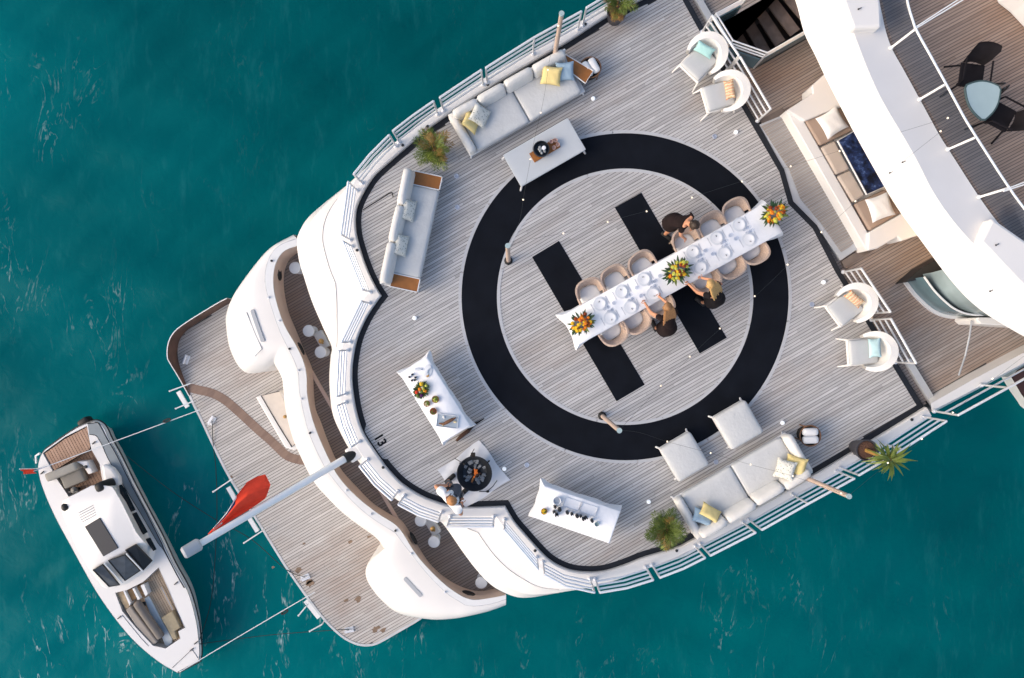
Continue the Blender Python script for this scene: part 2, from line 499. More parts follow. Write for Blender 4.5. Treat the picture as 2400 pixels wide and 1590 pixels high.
# ------------------------------------------------------------------ the sea
ZW = -4.95
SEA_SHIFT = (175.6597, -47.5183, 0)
def build_sea():
    def axis(lim, fine, step):
        a = list(np.arange(-fine, fine + 1e-6, step))
        ext = [fine + 1, fine + 3, fine + 7, fine + 15, fine + 30, fine + 70, fine + 150, lim]
        return np.array([-e for e in reversed(ext)] + a + ext)
    xs, ys = axis(600, 17.5, .13), axis(600, 12, .13)
    X, Y = np.meshgrid(xs, ys, indexing='ij')
    Z = np.zeros_like(X)
    for i in range(26):
        lam = 0.5 * 1.135 ** i
        th = R(-52) + rng.normal(0, .55)
        kx, ky = 2 * PI / lam * math.cos(th), 2 * PI / lam * math.sin(th)
        amp = .0042 * lam ** .75
        ph = rng.uniform(0, 2 * PI)
        s = np.sin(kx * X + ky * Y + ph + .6 * np.sin(.31 * X + i) + .6 * np.cos(.27 * Y - i))
        Z += amp * (s + .25 * s * np.abs(s))
    edge = np.clip(1.3 - np.maximum(np.abs(X) / 17.5, np.abs(Y) / 12), 0, 1)
    Z = ZW + Z * np.clip(edge * 4, 0, 1)
    nx, ny = len(xs), len(ys)
    co = np.stack([X, Y, Z], -1).reshape(-1, 3)
    idx = np.arange(nx * ny).reshape(nx, ny)
    q = np.stack([idx[:-1, :-1], idx[1:, :-1], idx[1:, 1:], idx[:-1, 1:]], -1).reshape(-1, 4)
    me = bpy.data.meshes.new('sea')
    me.vertices.add(len(co)); me.vertices.foreach_set('co', co.astype(np.float32).ravel())
    me.loops.add(q.size); me.loops.foreach_set('vertex_index', q.astype(np.int32).ravel())
    me.polygons.add(len(q)); me.polygons.foreach_set('loop_start', np.arange(0, q.size, 4, dtype=np.int32))
    me.update(calc_edges=True)
    me.polygons.foreach_set('use_smooth', np.ones(len(q), dtype=bool))
    m, nt, b = newmat('teal_sea_water')
    N, Lk = nt.nodes.new, nt.links.new
    geo = N('ShaderNodeNewGeometry')
    # body colour: teal with slow drifts; the lighter left paints in the sky's reflection
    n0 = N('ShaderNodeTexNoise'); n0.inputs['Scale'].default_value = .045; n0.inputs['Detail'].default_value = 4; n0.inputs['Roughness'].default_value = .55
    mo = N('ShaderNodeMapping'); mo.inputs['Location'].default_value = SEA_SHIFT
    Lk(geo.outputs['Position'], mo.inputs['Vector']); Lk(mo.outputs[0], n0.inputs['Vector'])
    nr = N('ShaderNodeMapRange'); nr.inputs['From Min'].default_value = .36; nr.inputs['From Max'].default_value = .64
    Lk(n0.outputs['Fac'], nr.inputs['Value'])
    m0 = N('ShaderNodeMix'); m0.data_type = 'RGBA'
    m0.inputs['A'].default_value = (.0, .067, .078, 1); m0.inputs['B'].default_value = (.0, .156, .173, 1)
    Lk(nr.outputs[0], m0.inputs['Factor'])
    # wisps of foam and ripple glitter painted into the colour, drawn out along the wind
    mp = N('ShaderNodeMapping'); mp.inputs['Rotation'].default_value = (0, 0, R(12)); mp.inputs['Scale'].default_value = (1.7, .55, 1)
    Lk(geo.outputs['Position'], mp.inputs['Vector'])
    wz = N('ShaderNodeTexNoise'); wz.inputs['Scale'].default_value = .75; wz.inputs['Detail'].default_value = 7; wz.inputs['Distortion'].default_value = 1.8
    Lk(mp.outputs[0], wz.inputs['Vector'])
    rd = N('ShaderNodeMath'); rd.operation = 'SUBTRACT'; rd.inputs[1].default_value = .5
    Lk(wz.outputs['Fac'], rd.inputs[0])
    ab = N('ShaderNodeMath'); ab.operation = 'ABSOLUTE'; Lk(rd.outputs[0], ab.inputs[0])
    thin = N('ShaderNodeMapRange'); thin.inputs['From Min'].default_value = .024; thin.inputs['From Max'].default_value = .0
    Lk(ab.outputs[0], thin.inputs['Value'])
    pz = N('ShaderNodeTexNoise'); pz.inputs['Scale'].default_value = .38; pz.inputs['Detail'].default_value = 4; pz.inputs['Roughness'].default_value = .7
    Lk(mp.outputs[0], pz.inputs['Vector'])
    patch = N('ShaderNodeMapRange'); patch.inputs['From Min'].default_value = .51; patch.inputs['From Max'].default_value = .68
    Lk(pz.outputs['Fac'], patch.inputs['Value'])
    fz = N('ShaderNodeTexNoise'); fz.inputs['Scale'].default_value = 9; fz.inputs['Detail'].default_value = 3
    Lk(mp.outputs[0], fz.inputs['Vector'])
    fine = N('ShaderNodeMapRange'); fine.inputs['From Min'].default_value = .42; fine.inputs['From Max'].default_value = .66
    Lk(fz.outputs['Fac'], fine.inputs['Value'])
    mu = N('ShaderNodeMath'); mu.operation = 'MULTIPLY'; Lk(thin.outputs[0], mu.inputs[0]); Lk(patch.outputs[0], mu.inputs[1])
    m3 = N('ShaderNodeMath'); m3.operation = 'MULTIPLY'; Lk(mu.outputs[0], m3.inputs[0]); Lk(fine.outputs[0], m3.inputs[1])
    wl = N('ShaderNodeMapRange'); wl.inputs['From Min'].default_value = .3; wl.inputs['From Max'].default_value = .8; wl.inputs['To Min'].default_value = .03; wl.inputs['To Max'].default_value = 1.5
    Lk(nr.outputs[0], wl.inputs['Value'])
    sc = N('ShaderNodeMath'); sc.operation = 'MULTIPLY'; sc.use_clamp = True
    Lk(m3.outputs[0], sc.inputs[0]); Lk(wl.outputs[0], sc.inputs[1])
    # soft milky streaks
    sz = N('ShaderNodeTexNoise'); sz.inputs['Scale'].default_value = 1.3; sz.inputs['Detail'].default_value = 5; sz.inputs['Roughness'].default_value = .7
    ms = N('ShaderNodeMapping'); ms.inputs['Rotation'].default_value = (0, 0, R(10)); ms.inputs['Scale'].default_value = (1.8, .40, 1)
    Lk(geo.outputs['Position'], ms.inputs['Vector']); Lk(ms.outputs[0], sz.inputs['Vector'])
    sr = N('ShaderNodeMapRange'); sr.inputs['From Min'].default_value = .56; sr.inputs['From Max'].default_value = .80; sr.inputs['To Max'].default_value = .16
    Lk(sz.outputs['Fac'], sr.inputs['Value'])
    m1 = N('ShaderNodeMix'); m1.data_type = 'RGBA'; m1.inputs['B'].default_value = (.045, .25, .27, 1)
    Lk(sr.outputs[0], m1.inputs['Factor']); Lk(m0.outputs['Result'], m1.inputs['A'])
    m2 = N('ShaderNodeMix'); m2.data_type = 'RGBA'; m2.inputs['B'].default_value = (.50, .62, .62, 1)
    Lk(sc.outputs[0], m2.inputs['Factor']); Lk(m1.outputs['Result'], m2.inputs['A'])
    Lk(m2.outputs['Result'], b.inputs['Base Color'])
    b.inputs['Roughness'].default_value = .12
    b.inputs['IOR'].default_value = 1.33
    b.inputs['Specular IOR Level'].default_value = .06
    rz = N('ShaderNodeTexNoise'); rz.inputs['Scale'].default_value = 2.2; rz.inputs['Detail'].default_value = 6; rz.inputs['Distortion'].default_value = .6
    Lk(geo.outputs['Position'], rz.inputs['Vector'])
    bp = N('ShaderNodeBump'); bp.inputs['Strength'].default_value = .3; bp.inputs['Distance'].default_value = .06
    Lk(rz.outputs['Fac'], bp.inputs['Height']); Lk(bp.outputs[0], b.inputs['Normal'])
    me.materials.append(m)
    o = bpy.data.objects.new('sea', me); COL.objects.link(o)
    tag(o, kind='structure')
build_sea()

# ------------------------------------------------------------------ the yacht
YC = P(1465, 696, 0)
yacht = thing('motor_yacht', 'white motor yacht with a round helicopter pad on its teak aft deck', 'yacht')
def ypart(name, mb, m, **k): return mb.build(name, m, yacht, **k)

# --- helideck outline: outer edge of the dark drain channel
PORT = [(1592, -39), (1438, 33), (1410, 48), (1334, 99), (1257, 143), (1130, 219), (1015, 296), (961, 341), (900, 393), (872, 422), (844, 471), (835, 504), (836, 545), (846, 586), (862, 632), (880, 670)]
TIPP = [(895, 694)]
STERN = [(882, 711), (859, 747), (839, 793), (829, 841), (826, 880), (829, 920), (837, 966), (851, 1010), (872, 1045), (895, 1078), (910, 1098), (943, 1132), (987, 1160), (1022, 1174), (1056, 1184), (1092, 1188)]
TIPS = [(1184, 1185)]
STBD = [(1204, 1219), (1230, 1250), (1255, 1278), (1286, 1309), (1321, 1329), (1357, 1338), (1408, 1338), (1459, 1324), (1510, 1304), (1587, 1281), (1628, 1260), (1770, 1187), (1913, 1107), (2049, 1026), (2165, 954)]
RIM = PORT + TIPP + STERN + TIPS + STBD
ic = {0, len(PORT), len(PORT) + 1 + len(STERN), len(RIM) - 1}
rim = smooth_line([(p[0], p[1], 0) for p in RIM], 4, ic)
rimw = [P(p.x, p.y, 0) for p in rim]
FWD = [(1968, 631), (1915, 529), (1859, 472), (1838, 398), (1740, 230)]
deckpoly = rimw + [P(x, y, 0) for x, y in FWD]
hd = MB(); hd.prism(deckpoly, -.30, -.016)
helideck = ypart('helideck', hd, M['caulk'])
inner = offset_line(deckpoly, .125, True)
_in2 = offset_line(deckpoly, .03, True)
for i_, p_ in enumerate(deckpoly):       # no channel where the flagstaff stands
    x_, y_ = p_.x * 100 + 1200, 795 - p_.y * 100
    if 848 < x_ < 897 and 1005 < y_ < 1080: inner[i_] = _in2[i_]
o = planks([inner], 0.0, AXIS).build('planking', M['teak'], helideck); o['kind'] = 'stuff'
# dark drain channel: a strip just inside the rim and across the forward edge
ch = MB()
n = len(deckpoly)
for i in range(n):
    j = (i + 1) % n
    ch.add([(deckpoly[i].x, deckpoly[i].y, .003), (deckpoly[j].x, deckpoly[j].y, .003), (inner[j].x, inner[j].y, .003), (inner[i].x, inner[i].y, .003)], [(0, 1, 2, 3)])
ch.build('drain_channel', M['channel'], helideck)
# grey plate by the flagstaff, with the rating painted on the planks beside it
# landing circle: black ring with pale edging segments
def ring(r0, r1, z, name, m, parent, n=160, z0=-.002):
    mb = MB(); vs = []; fs = []
    for k in range(n):
        a = 2 * PI * k / n
        for r, zz in ((r0, z0), (r0, z), (r1, z), (r1, z0)):
            vs.append((YC.x + r * math.cos(a), YC.y + r * math.sin(a), zz))
    for k in range(n):
        j = (k + 1) % n
        for e in range(3):
            fs.append((k * 4 + e, k * 4 + e + 1, j * 4 + e + 1, j * 4 + e))
    mb.add(vs, fs)
    return mb.build(name, m, parent)
ring(3.005, 3.83, .006, 'landing_circle', M['black'], helideck)
def edging(r0, r1, segs):
    for k in range(segs):
        mb = MB()
        a0, a1 = 2 * PI * k / segs + .004 + .3, 2 * PI * (k + 1) / segs - .004 + .3
        rings_ = [[], [], [], []]
        for q in range(17):
            a = a0 + (a1 - a0) * q / 16
            for e, (r, zz) in enumerate(((r0, -.002), (r0, .010), (r1, .010), (r1, -.002))):
                rings_[e].append((YC.x + r * math.cos(a), YC.y + r * math.sin(a), zz))
        mb.loft([rings_[3], rings_[2], rings_[1], rings_[0]])
        mb.build('edging_board', M['edge'], helideck)
M['edge'] = teak('pale_edging_teak', (.53, .54, .56), (.43, .44, .46), (.42, .41, .41), .2)
edging(2.93, 3.003, 12); edging(3.832, 3.905, 14)
for x, y in ((1070, 413), (1072, 486), (1678, 1083), (1675, 320), (1235, 1090), (1903, 714)):
    mb = MB(); mb.lathe([(.055, 0), (.06, .006), (.045, .012), (.03, .006), (0, .006)], 14); mb.build('tie_down', mat('blued_steel', (.45, .50, .60), .3, .5) if 'bst' not in M else M['bst'], helideck).location = P(x, y, .001); M['bst'] = helideck.children[-1].data.materials[0]
# the letter H
hl = MB()
hl.prism([P(1247, 603), P(1310, 565), P(1511, 902), P(1445, 941)], -.002, .0065)
hl.prism([P(1441, 487), P(1503, 452), P(1703, 792), P(1640, 829)], -.002, .0065)
hl.build('landing_letter', M['black'], helideck)
hb = MB(); c0, c1 = P(1386, 751), P(1563, 649)
dv = (P(1511, 902) - P(1310, 565)).normalized() * .29
hb.prism([c0 - dv, c1 - dv, c1 + dv, c0 + dv], -.002, .0062); hb.build('letter_crossbar', M['black'], helideck)
# painted rating "13"
tx = bpy.data.curves.new('deck_rating', 'FONT'); tx.body = '13'; tx.size = .30; tx.extrude = .002; tx.offset = .008; tx.align_x = 'CENTER'
to = bpy.data.objects.new('deck_rating', tx); COL.objects.link(to)
bpy.context.view_layer.update()
me = bpy.data.meshes.new_from_object(to.evaluated_get(bpy.context.evaluated_depsgraph_get()))
bpy.data.objects.remove(to)
me.materials.append(M['black'])
p = P(883, 1037, .006)
inst(me, 'deck_rating', helideck, p, (0, 0, R(-58)))

# --- coaming and the swelling white stern quarters below it
PAIR = [((1592, -39), (1580, -62), 0), ((1438, 33), (1428, 10), 0), ((1334, 99), (1322, 75), 0), ((1257, 143), (1245, 119), 0), ((1130, 219), (1117, 195), 0), ((1015, 296), (1000, 274), 0), ((961, 341), (943, 320), 0), ((900, 393), (879, 373), 0),
        ((872, 422), (846, 406), .2), ((844, 471), (811, 436), .6), ((835, 504), (757, 479), 1), ((836, 545), (721, 512), 1), ((846, 586), (701, 545), 1), ((862, 632), (696, 568), 1), ((880, 670), (700, 606), 1), ((895, 694), (711, 645), 1),
        ((882, 711), (732, 709), 1), ((859, 747), (757, 767), 1), ((839, 793), (777, 813), 1), ((829, 841), (775, 835), .8), ((826, 880), (772, 880), .5), ((829, 920), (774, 931), .5), ((837, 966), (781, 975), .5), ((851, 1010), (799, 1017), .5), ((872, 1045), (820, 1055), .5), ((895, 1078), (845, 1088), .5), ((910, 1098), (867, 1113), .5), ((943, 1132), (902, 1150), .5), ((987, 1160), (945, 1182), .5), ((1022, 1174), (985, 1207), .5), ((1056, 1184), (1018, 1220), .7),
        ((1092, 1188), (1038, 1228), .9), ((1184, 1185), (1077, 1283), 1), ((1204, 1219), (1115, 1334), 1), ((1230, 1250), (1156, 1375), 1), ((1255, 1278), (1204, 1398), 1), ((1286, 1309), (1240, 1401), 1), ((1321, 1329), (1280, 1395), .9), ((1357, 1338), (1325, 1387), .6), ((1408, 1338), (1395, 1374), .2), ((1459, 1324), (1470, 1351), 0), ((1510, 1304), (1522, 1331), 0), ((1587, 1281), (1600, 1306), 0), ((1628, 1260), (1643, 1284), 0), ((1770, 1187), (1784, 1211), 0), ((1913, 1107), (1928, 1131), 0), ((2049, 1026), (2064, 1050), 0), ((2165, 954), (2180, 978), 0)]
cor = {15, 32}
def resamp(pts, sub, cc): return smooth_line([(p[0], p[1], p[2] if len(p) > 2 else 0) for p in pts], sub, cc)
Ks = resamp([a for a, b, c in PAIR], 5, cor)
Os = resamp([(b[0], b[1], c) for a, b, c in PAIR], 5, {32})
LIPZ = -.62
r_in0, r_in, r_top, r_c, r_m, r_m2, r_o, r_ob, r_u = [[] for _ in range(9)]
for k, oo in zip(Ks, Os):
    w = max(0, min(1, oo.z))
    zo = .02 + (LIPZ - .02) * w
    K = P(k.x, k.y, 0); O = P(oo.x, oo.y, zo)
    d = Vector((O.x - K.x, O.y - K.y, 0)); L = d.length; u = d / max(L, 1e-6)
    cw = min(.30, L * .8)
    r_in0.append(Vector((K.x, K.y, -.02))); r_in.append(Vector((K.x, K.y, .10))); r_top.append(Vector((K.x, K.y, .13)) + u * .03)
    C = Vector((K.x, K.y, .12)) + u * cw
    r_c.append(C)
    Cb = Vector((C.x, C.y, .12 - .10 * w)) + u * .03 * w
    E = Vector((O.x, O.y, zo))
    mid = C.lerp(E, .48); mid.z = Cb.z + (zo - Cb.z) * .22
    mid2 = C.lerp(E, .52); mid2.z = Cb.z + (zo - Cb.z) * .30
    r_m.append(Cb.lerp(mid, .02) if w < .01 else Cb)
    r_m2.append((mid, mid2))
    r_o.append(E); r_ob.append(E + Vector((0, 0, -.22)) - u * .02); r_u.append(E + Vector((0, 0, -.32)) - u * .5)
q1 = []
for (a, b), E in zip(r_m2, r_o):
    e = b.lerp(E, .6); e.z = b.z + (E.z - b.z) * .42; q1.append(e)
cm = MB(); cm.loft([r_u, r_ob, r_o, q1, [b for a, b in r_m2], [a for a, b in r_m2], r_m, r_c, r_top, r_in, r_in0])
ypart('stern_coaming', cm, M['white'], smooth=True, sharp=14)
for i0, i1 in ((48, 92), (158, 188)):
    mb = MB(); mb.tube([a + Vector((0, 0, .002)) for a, b in r_m2[i0:i1]], .011, 5); ypart('crease_shade_line', mb, mat('crease_shade_grey', (.52, .50, .49), .6))  # grey line painting the crease's soft shading onto the white swelling
for x, y in ((1002, 297), (837, 587), (1254, 1291), (1586, 1291), (2003, 1063), (2137, 984), (898, 1096), (1143, 199), (944, 341), (1372, 57)):
    mb = MB(); mb.lathe([(.035, 0), (.035, .012), (.02, .016), (0, .014)], 10); mb.build('drain_cap', M['darksteel'], yacht).location = P(x, y, .128)

# --- hull: sides down to the water under everything
ZA, ZB, ZS = -2.5, -1.62, -4.3         # aft mooring deck, bulwark cap, swim platform
TANB = [(697, 593), (678, 609), (668, 632), (665, 670), (675, 727), (693, 772), (714, 823), (732, 866), (735, 900), (739, 956), (752, 989), (772, 1043), (800, 1101), (834, 1139), (872, 1178), (918, 1208), (943, 1222), (972, 1268), (1010, 1325), (1056, 1363), (1099, 1382), (1130, 1386), (1158, 1380)]
CAPI = [(697, 577), (668, 588), (650, 611), (642, 640), (642, 677), (652, 721), (668, 765), (693, 808), (711, 846), (719, 880), (720, 920), (729, 969), (744, 1015), (772, 1078), (795, 1119), (834, 1162), (885, 1203), (933, 1235), (967, 1287), (997, 1325), (1048, 1374), (1099, 1404), (1146, 1402), (1186, 1394)]
OG = [((697, 553), (697, 560)), ((642, 586), (655, 576)), ((599, 632), (632, 604)), ((553, 693), (622, 640)), ((535, 734), (623, 672)), ((533, 765), (630, 698)), ((543, 823), (640, 730)), ((573, 872), (650, 760)), ((619, 871), (660, 785)), ((648, 855), (670, 805)), ((665, 887), (690, 845)), ((668, 910), (700, 876)), ((673, 956), (702, 912)), ((683, 1002), (711, 962)), ((700, 1050), (726, 1018)), ((737, 1124), (757, 1086)), ((772, 1165), (790, 1133)), ((808, 1200), (828, 1176)), ((849, 1231), (864, 1208)), ((885, 1257), (898, 1231)), ((904, 1284), (925, 1247)), ((877, 1300), (936, 1261)), ((860, 1325), (948, 1277)), ((858, 1348), (960, 1292)), ((870, 1374), (974, 1310)), ((895, 1404), (992, 1333)), ((936, 1435), (1015, 1359)), ((1010, 1448), (1048, 1391)), ((1061, 1445), (1075, 1408)), ((1099, 1437), (1099, 1420)), ((1150, 1423), (1146, 1416)), ((1186, 1409), (1186, 1404))]
hullp = [P(1960, -250, -2.6), P(1500, 20, -2.6), P(1130, 215, -2.6), P(880, 400, -2.6), P(750, 500, -2.6), P(690, 585, -2.6)] + PL(TANB, ZA) + [P(1280, 1375, -2.6), P(1480, 1325, -2.6), P(1913, 1095, -2.6), P(2200, 930, -2.6), P(2620, 690, -2.6), P(2620, -250, -2.6)]
hb = MB(); hb.prism([Vector((p.x, p.y)) for p in hullp], ZW - .8, ZA - .05)
hp2 = [P(1575, -15, -.3), P(1300, 150, -.3), P(1010, 330, -.3), P(900, 460, -.3), P(890, 600, -.3), P(960, 720, -.3), P(900, 860, -.3), P(930, 1010, -.3), P(1010, 1100, -.3), P(1200, 1140, -.3), P(1290, 1270, -.3), P(1440, 1290, -.3), P(1900, 1080, -.3), P(2150, 940, -.3), P(1960, 640, -.3), P(1850, 480, -.3), P(1735, 240, -.3), P(1600, 5, -.3)]
hb.prism([Vector((p.x, p.y)) for p in hp2], ZA - .04, -.32)
ypart('hull', hb, M['white'])

# --- aft mooring deck in the trench behind the transom
ad = MB(); tb = smooth_line(PL(TANB, ZA), 4)
adp = tb + [P(1260, 1385, ZA), P(900, 800, ZA), P(760, 560, ZA)]
ad.prism(adp, ZA - .03, ZA - .014)
aft = ypart('aft_mooring_deck', ad, M['caulk'])
o = planks([adp], ZA, AXIS, w=.075, gap=.013).build('planking', M['teak2'], aft); o['kind'] = 'stuff'
st = MB()
a, b = P(730, 870, ZA), P(931, 1216, ZA)
mid = (a + b) / 2; d = b - a
st.box((mid.x, mid.y, ZA + .03), (d.length, .09, .07), rz=math.atan2(d.y, d.x)); st.build('deck_step', M['tan'], aft)
# bulwark: tan inner lining, white cap with a groove, swollen outer face
ci = smooth_line(PL(CAPI, ZB), 4)
def resample(pts, n):
    L = [0]
    for i in range(1, len(pts)): L.append(L[-1] + (pts[i] - pts[i - 1]).length)
    out = []; j = 0
    for k in range(n):
        t = L[-1] * k / (n - 1)
        while j < len(L) - 2 and L[j + 1] < t: j += 1
        f = (t - L[j]) / max(1e-9, L[j + 1] - L[j])
        out.append(pts[j].lerp(pts[j + 1], f))
    return out
bl = MB(); NB = 90
bl.loft([resample(ci, NB), resample([Vector((p.x, p.y, ZA - .02)) for p in tb], NB)])
ypart('bulwark_lining', bl, M['tan'], smooth=True)
Gs = smooth_line([(g[0], g[1], 0) for o_, g in OG], 4, ()); Gw = [P(p.x, p.y, ZB) for p in Gs]
Ow = [P(p.x, p.y, -2.35) for p in smooth_line([(o_[0], o_[1], 0) for o_, g in OG], 4, (9, 20))]
cp = MB(); NG = 120
g1 = resample(Gw, NG); c1 = resample(ci, NG)
cp.loft([[p + Vector((0, 0, .0)) for p in c1], [p + Vector((0, 0, .03)) for p in c1], [g.lerp(c, .04) + Vector((0, 0, .03)) for g, c in zip(g1, c1)], [g.lerp(c, .04) - Vector((0, 0, .03)) for g, c in zip(g1, c1)]][::-1])
ypart('bulwark_cap', cp, M['trim'], smooth=True, sharp=25)
ou = MB(); rr = []
for t in (0, .2, .4, .6, .78, .9, .97, 1.0):
    rr.append([Vector((g.x + (o_.x - g.x) * t, g.y + (o_.y - g.y) * t, ZB + .012 + (-2.35 - ZB) * (1 - math.sqrt(max(0, 1 - t ** 2.2))))) for g, o_ in zip(Gw, Ow)])
rr.append([p + Vector((0, 0, -.9)) for p in rr[-1]])
rr.append([Vector((p.x, p.y, ZW - .4)) for p in rr[-1]])
ou.loft(rr[::-1])
ypart('transom_bulwark', ou, M['white'], smooth=True, sharp=60)
gv = MB(); gv.tube([g.lerp(c, .02) + Vector((0, 0, .02)) for g, c in zip(resample(Gw, 60), resample(ci, 60))], .012, 5); ypart('rubbing_groove', gv, M['greytrim'])
# little fittings along the cap
for i, (x, y) in enumerate([(637, 612), (630, 698), (655, 752), (679, 818), (700, 868), (707, 935), (727, 1015), (812, 1150), (870, 1205), (927, 1244), (1043, 1388), (964, 1298)]):
    mb = MB(); mb.lathe([(.03, 0), (.03, .03), (.012, .035), (.012, .06), (.02, .065)], 8); mb.build('cap_fitting', M['darksteel' if i % 3 == 0 else 'steel'], yacht).location = P(x, y, ZB + .03)
# grey slot lamps, hatch seams on the two swellings
def slot(x0, y0, x1, y1, z, w, name, m):
    a, b = P(x0, y0, z), P(x1, y1, z); d = b - a; L = d.length; ang = math.atan2(d.y, d.x)
    mb = MB()
    pts = []
    for k in range(16):
        an = 2 * PI * k / 16
        pts.append((math.cos(an) * w / 2 + (L / 2 - w / 2) * (1 if math.cos(an) >= 0 else -1), math.sin(an) * w / 2))
    mb.prism(pts, -.03, .03)
    o = mb.build(name, m, yacht); o.location = (a + b) / 2; o.rotation_euler = (0, 0, ang)
slot(591, 726, 617, 802, -1.635, .10, 'slot_lamp', M['greytrim'])
slot(948, 1354, 988, 1398, -1.655, .10, 'slot_lamp', M['greytrim'])
for pts in ([(578, 733), (597, 780), (614, 818), (598, 835)], [(599, 728), (632, 703)], [(622, 785), (648, 770)]):
    mb = MB(); mb.tube([P(x, y, -1.66) for x, y in pts], .012, 4); mb.build('hatch_seam', M['greytrim'], yacht)
# oval fairleads in the lining
for x, y, dx, dy in ((655, 642, 2, 26), (705, 818, 12, 26), (969, 1262, 14, 24), (1099, 1391, 26, 8)):
    a, b = P(x - dx / 2, y - dy / 2, -2.05), P(x + dx / 2, y + dy / 2, -2.05); d = b - a
    mb = MB(); L = max(.32, d.length)
    ringp = [(L / 2 * math.cos(2 * PI * k / 20), 0, .11 * math.sin(2 * PI * k / 20)) for k in range(20)]
    mb.tube(ringp, .028, 6, closed=True)
    mb.add([(q[0] * .9, .01, q[2] * .9) for q in ringp], [tuple(range(20))])
    o = mb.build('fairlead', M['darksteel'], yacht, smooth=True); o.location = (a + b) / 2; o.rotation_euler = (0, 0, math.atan2(d.y, d.x))
# mooring bitts and capstans
def bollard(x, y, par, top=-2.02):
    mb = MB(); mb.lathe([(.13, 0), (.13, .04), (.085, .07), (.08, .36), (.10, .40), (.155, .42), (.16, .455), (.14, .475), (0, .48)], 20)
    o = mb.build('bollard', M['trim'], par, smooth=True); p = P(x, y, top); o.location = (p.x, p.y, ZA)
for (x0, y0, x1, y1) in ((723, 776, 751, 826), (986, 1221, 1017, 1271)):
    bt = bpy.data.objects.new('mooring_bitts', None); COL.objects.link(bt); bt.parent = yacht
    bollard(x0, y0, bt); bollard(x1, y1, bt)
    a, b = P(x0, y0, -2.02), P(x1, y1, -2.02); d = b - a; mid = (a + b) / 2 + Vector((.10, .05, 0))
    mb = MB(); mb.rbox((mid.x, mid.y, ZA + .09), (d.length * .75, .26, .18), .04, rz=math.atan2(d.y, d.x)); mb.build('bedplate', M['trim'], bt, smooth=True, weld=True)
    mb = MB(); mb.lathe([(.05, .17), (.05, .26), (.07, .28), (0, .30)], 12, (mid.x + .02, mid.y - .04, ZA)); mb.tube([(mid.x, mid.y, ZA + .24), (mid.x + d.x * .2, mid.y + d.y * .2, ZA + .24)], .022, 6); mb.build('winch_gear', M['brass'], bt, smooth=True)
for x, y in ((691, 628), (1128, 1367)): bollard(x, y, yacht)

# --- swim platform
SWIM = [(640, 660), (548, 701), (502, 727), (451, 759), (426, 780), (414, 803), (411, 829), (415, 854), (426, 887), (448, 942), (469, 984), (502, 1054), (528, 1106), (558, 1157), (599, 1219), (630, 1269), (670, 1333), (716, 1399), (755, 1450), (786, 1482), (811, 1501), (839, 1513), (865, 1515), (890, 1508), (934, 1483), (985, 1453), (1060, 1400)]
sw = smooth_line(PL(SWIM, ZS), 4)
swp = sw + [P(900, 1150, ZS), P(760, 850, ZS)]
mb = MB(); mb.prism(swp, ZS - .35, ZS - .02)
swim = ypart('swim_platform', mb, M['trim'])
n = len(sw)
swin = offset_line(sw, .065)
area = sum(swp[i].x * swp[(i + 1) % len(swp)].y - swp[(i + 1) % len(swp)].x * swp[i].y for i in range(len(swp)))
if area < 0: swin = offset_line(sw, -.065)
mb = MB(); mb.prism(swin + [P(900, 1150, ZS), P(760, 850, ZS)], ZS - .019, ZS - .014); mb.build('caulking', M['caulk'], swim)
o = planks([swin + [P(900, 1150, ZS), P(760, 850, ZS)]], ZS, AXIS, w=.082, gap=.014).build('planking', M['teak3'], swim); o['kind'] = 'stuff'
mb = MB()
for i in range(n - 1):
    mb.add([(sw[i].x, sw[i].y, ZS + .01), (sw[i + 1].x, sw[i + 1].y, ZS + .01), (swin[i + 1].x, swin[i + 1].y, ZS + .01), (swin[i].x, swin[i].y, ZS + .01)], [(0, 1, 2, 3)])
    mb.add([(sw[i].x, sw[i].y, ZS - .2), (sw[i + 1].x, sw[i + 1].y, ZS - .2), (sw[i + 1].x, sw[i + 1].y, ZS + .01), (sw[i].x, sw[i].y, ZS + .01)], [(0, 1, 2, 3)])
mb.build('platform_rim', mat('dull_grey_rim', (.50, .52, .54), .5, var=.15, scale=3), swim)
# low corner bulwark on the port side, teak-lined
cb = [i for i in range(n)][4:36]
wall = [sw[i] for i in cb]
hgt = [.52 * min(1, (len(cb) - 1 - k) / 9) for k in range(len(cb))]
win = [swin[i] for i in cb]
mb = MB()
mb.loft([[Vector((p.x, p.y, ZS + .02)) for p in wall], [Vector((p.x, p.y, ZS + .02 + h)) for p, h in zip(wall, hgt)], [Vector((p.x * .6 + q.x * .4, p.y * .6 + q.y * .4, ZS + .02 + h)) for p, q, h in zip(wall, win, hgt)]])
mb.build('corner_bulwark', M['trim'], swim, smooth=True, sharp=30)
mb = MB()
mb.loft([[Vector((p.x * .6 + q.x * .4, p.y * .6 + q.y * .4, ZS + .015 + h)) for p, q, h in zip(wall, win, hgt)], [Vector((q.x, q.y, ZS + .002)) for q in win]])
mb.build('teak_lining', M['liner'] if 'liner' in M else mat('dark_brown_lining', (.105, .06, .045), .5, var=.3, scale=3), swim, smooth=True)  # inner face in an uneven dark brown
# worn brown track across the platform
tr = smooth_line([P(x, y, ZS) for x, y in [(440, 908), (464, 914), (497, 922), (527, 938), (558, 964), (584, 988), (609, 1011), (630, 1029), (650, 1048), (672, 1068), (700, 1078), (725, 1080)]], 6)
l, r_ = offset_line(tr, .13), offset_line(tr, -.13)
mb = MB()
for i in range(len(tr) - 1):
    mb.add([l[i] + Vector((0, 0, .006)), r_[i] + Vector((0, 0, .006)), r_[i + 1] + Vector((0, 0, .006)), l[i + 1] + Vector((0, 0, .006))], [(0, 1, 2, 3)], None, random.random())
mb.build('gangway_track', teak('wet_brown_teak', (.25, .175, .14), (.175, .12, .10), (.20, .14, .11), .4), swim)
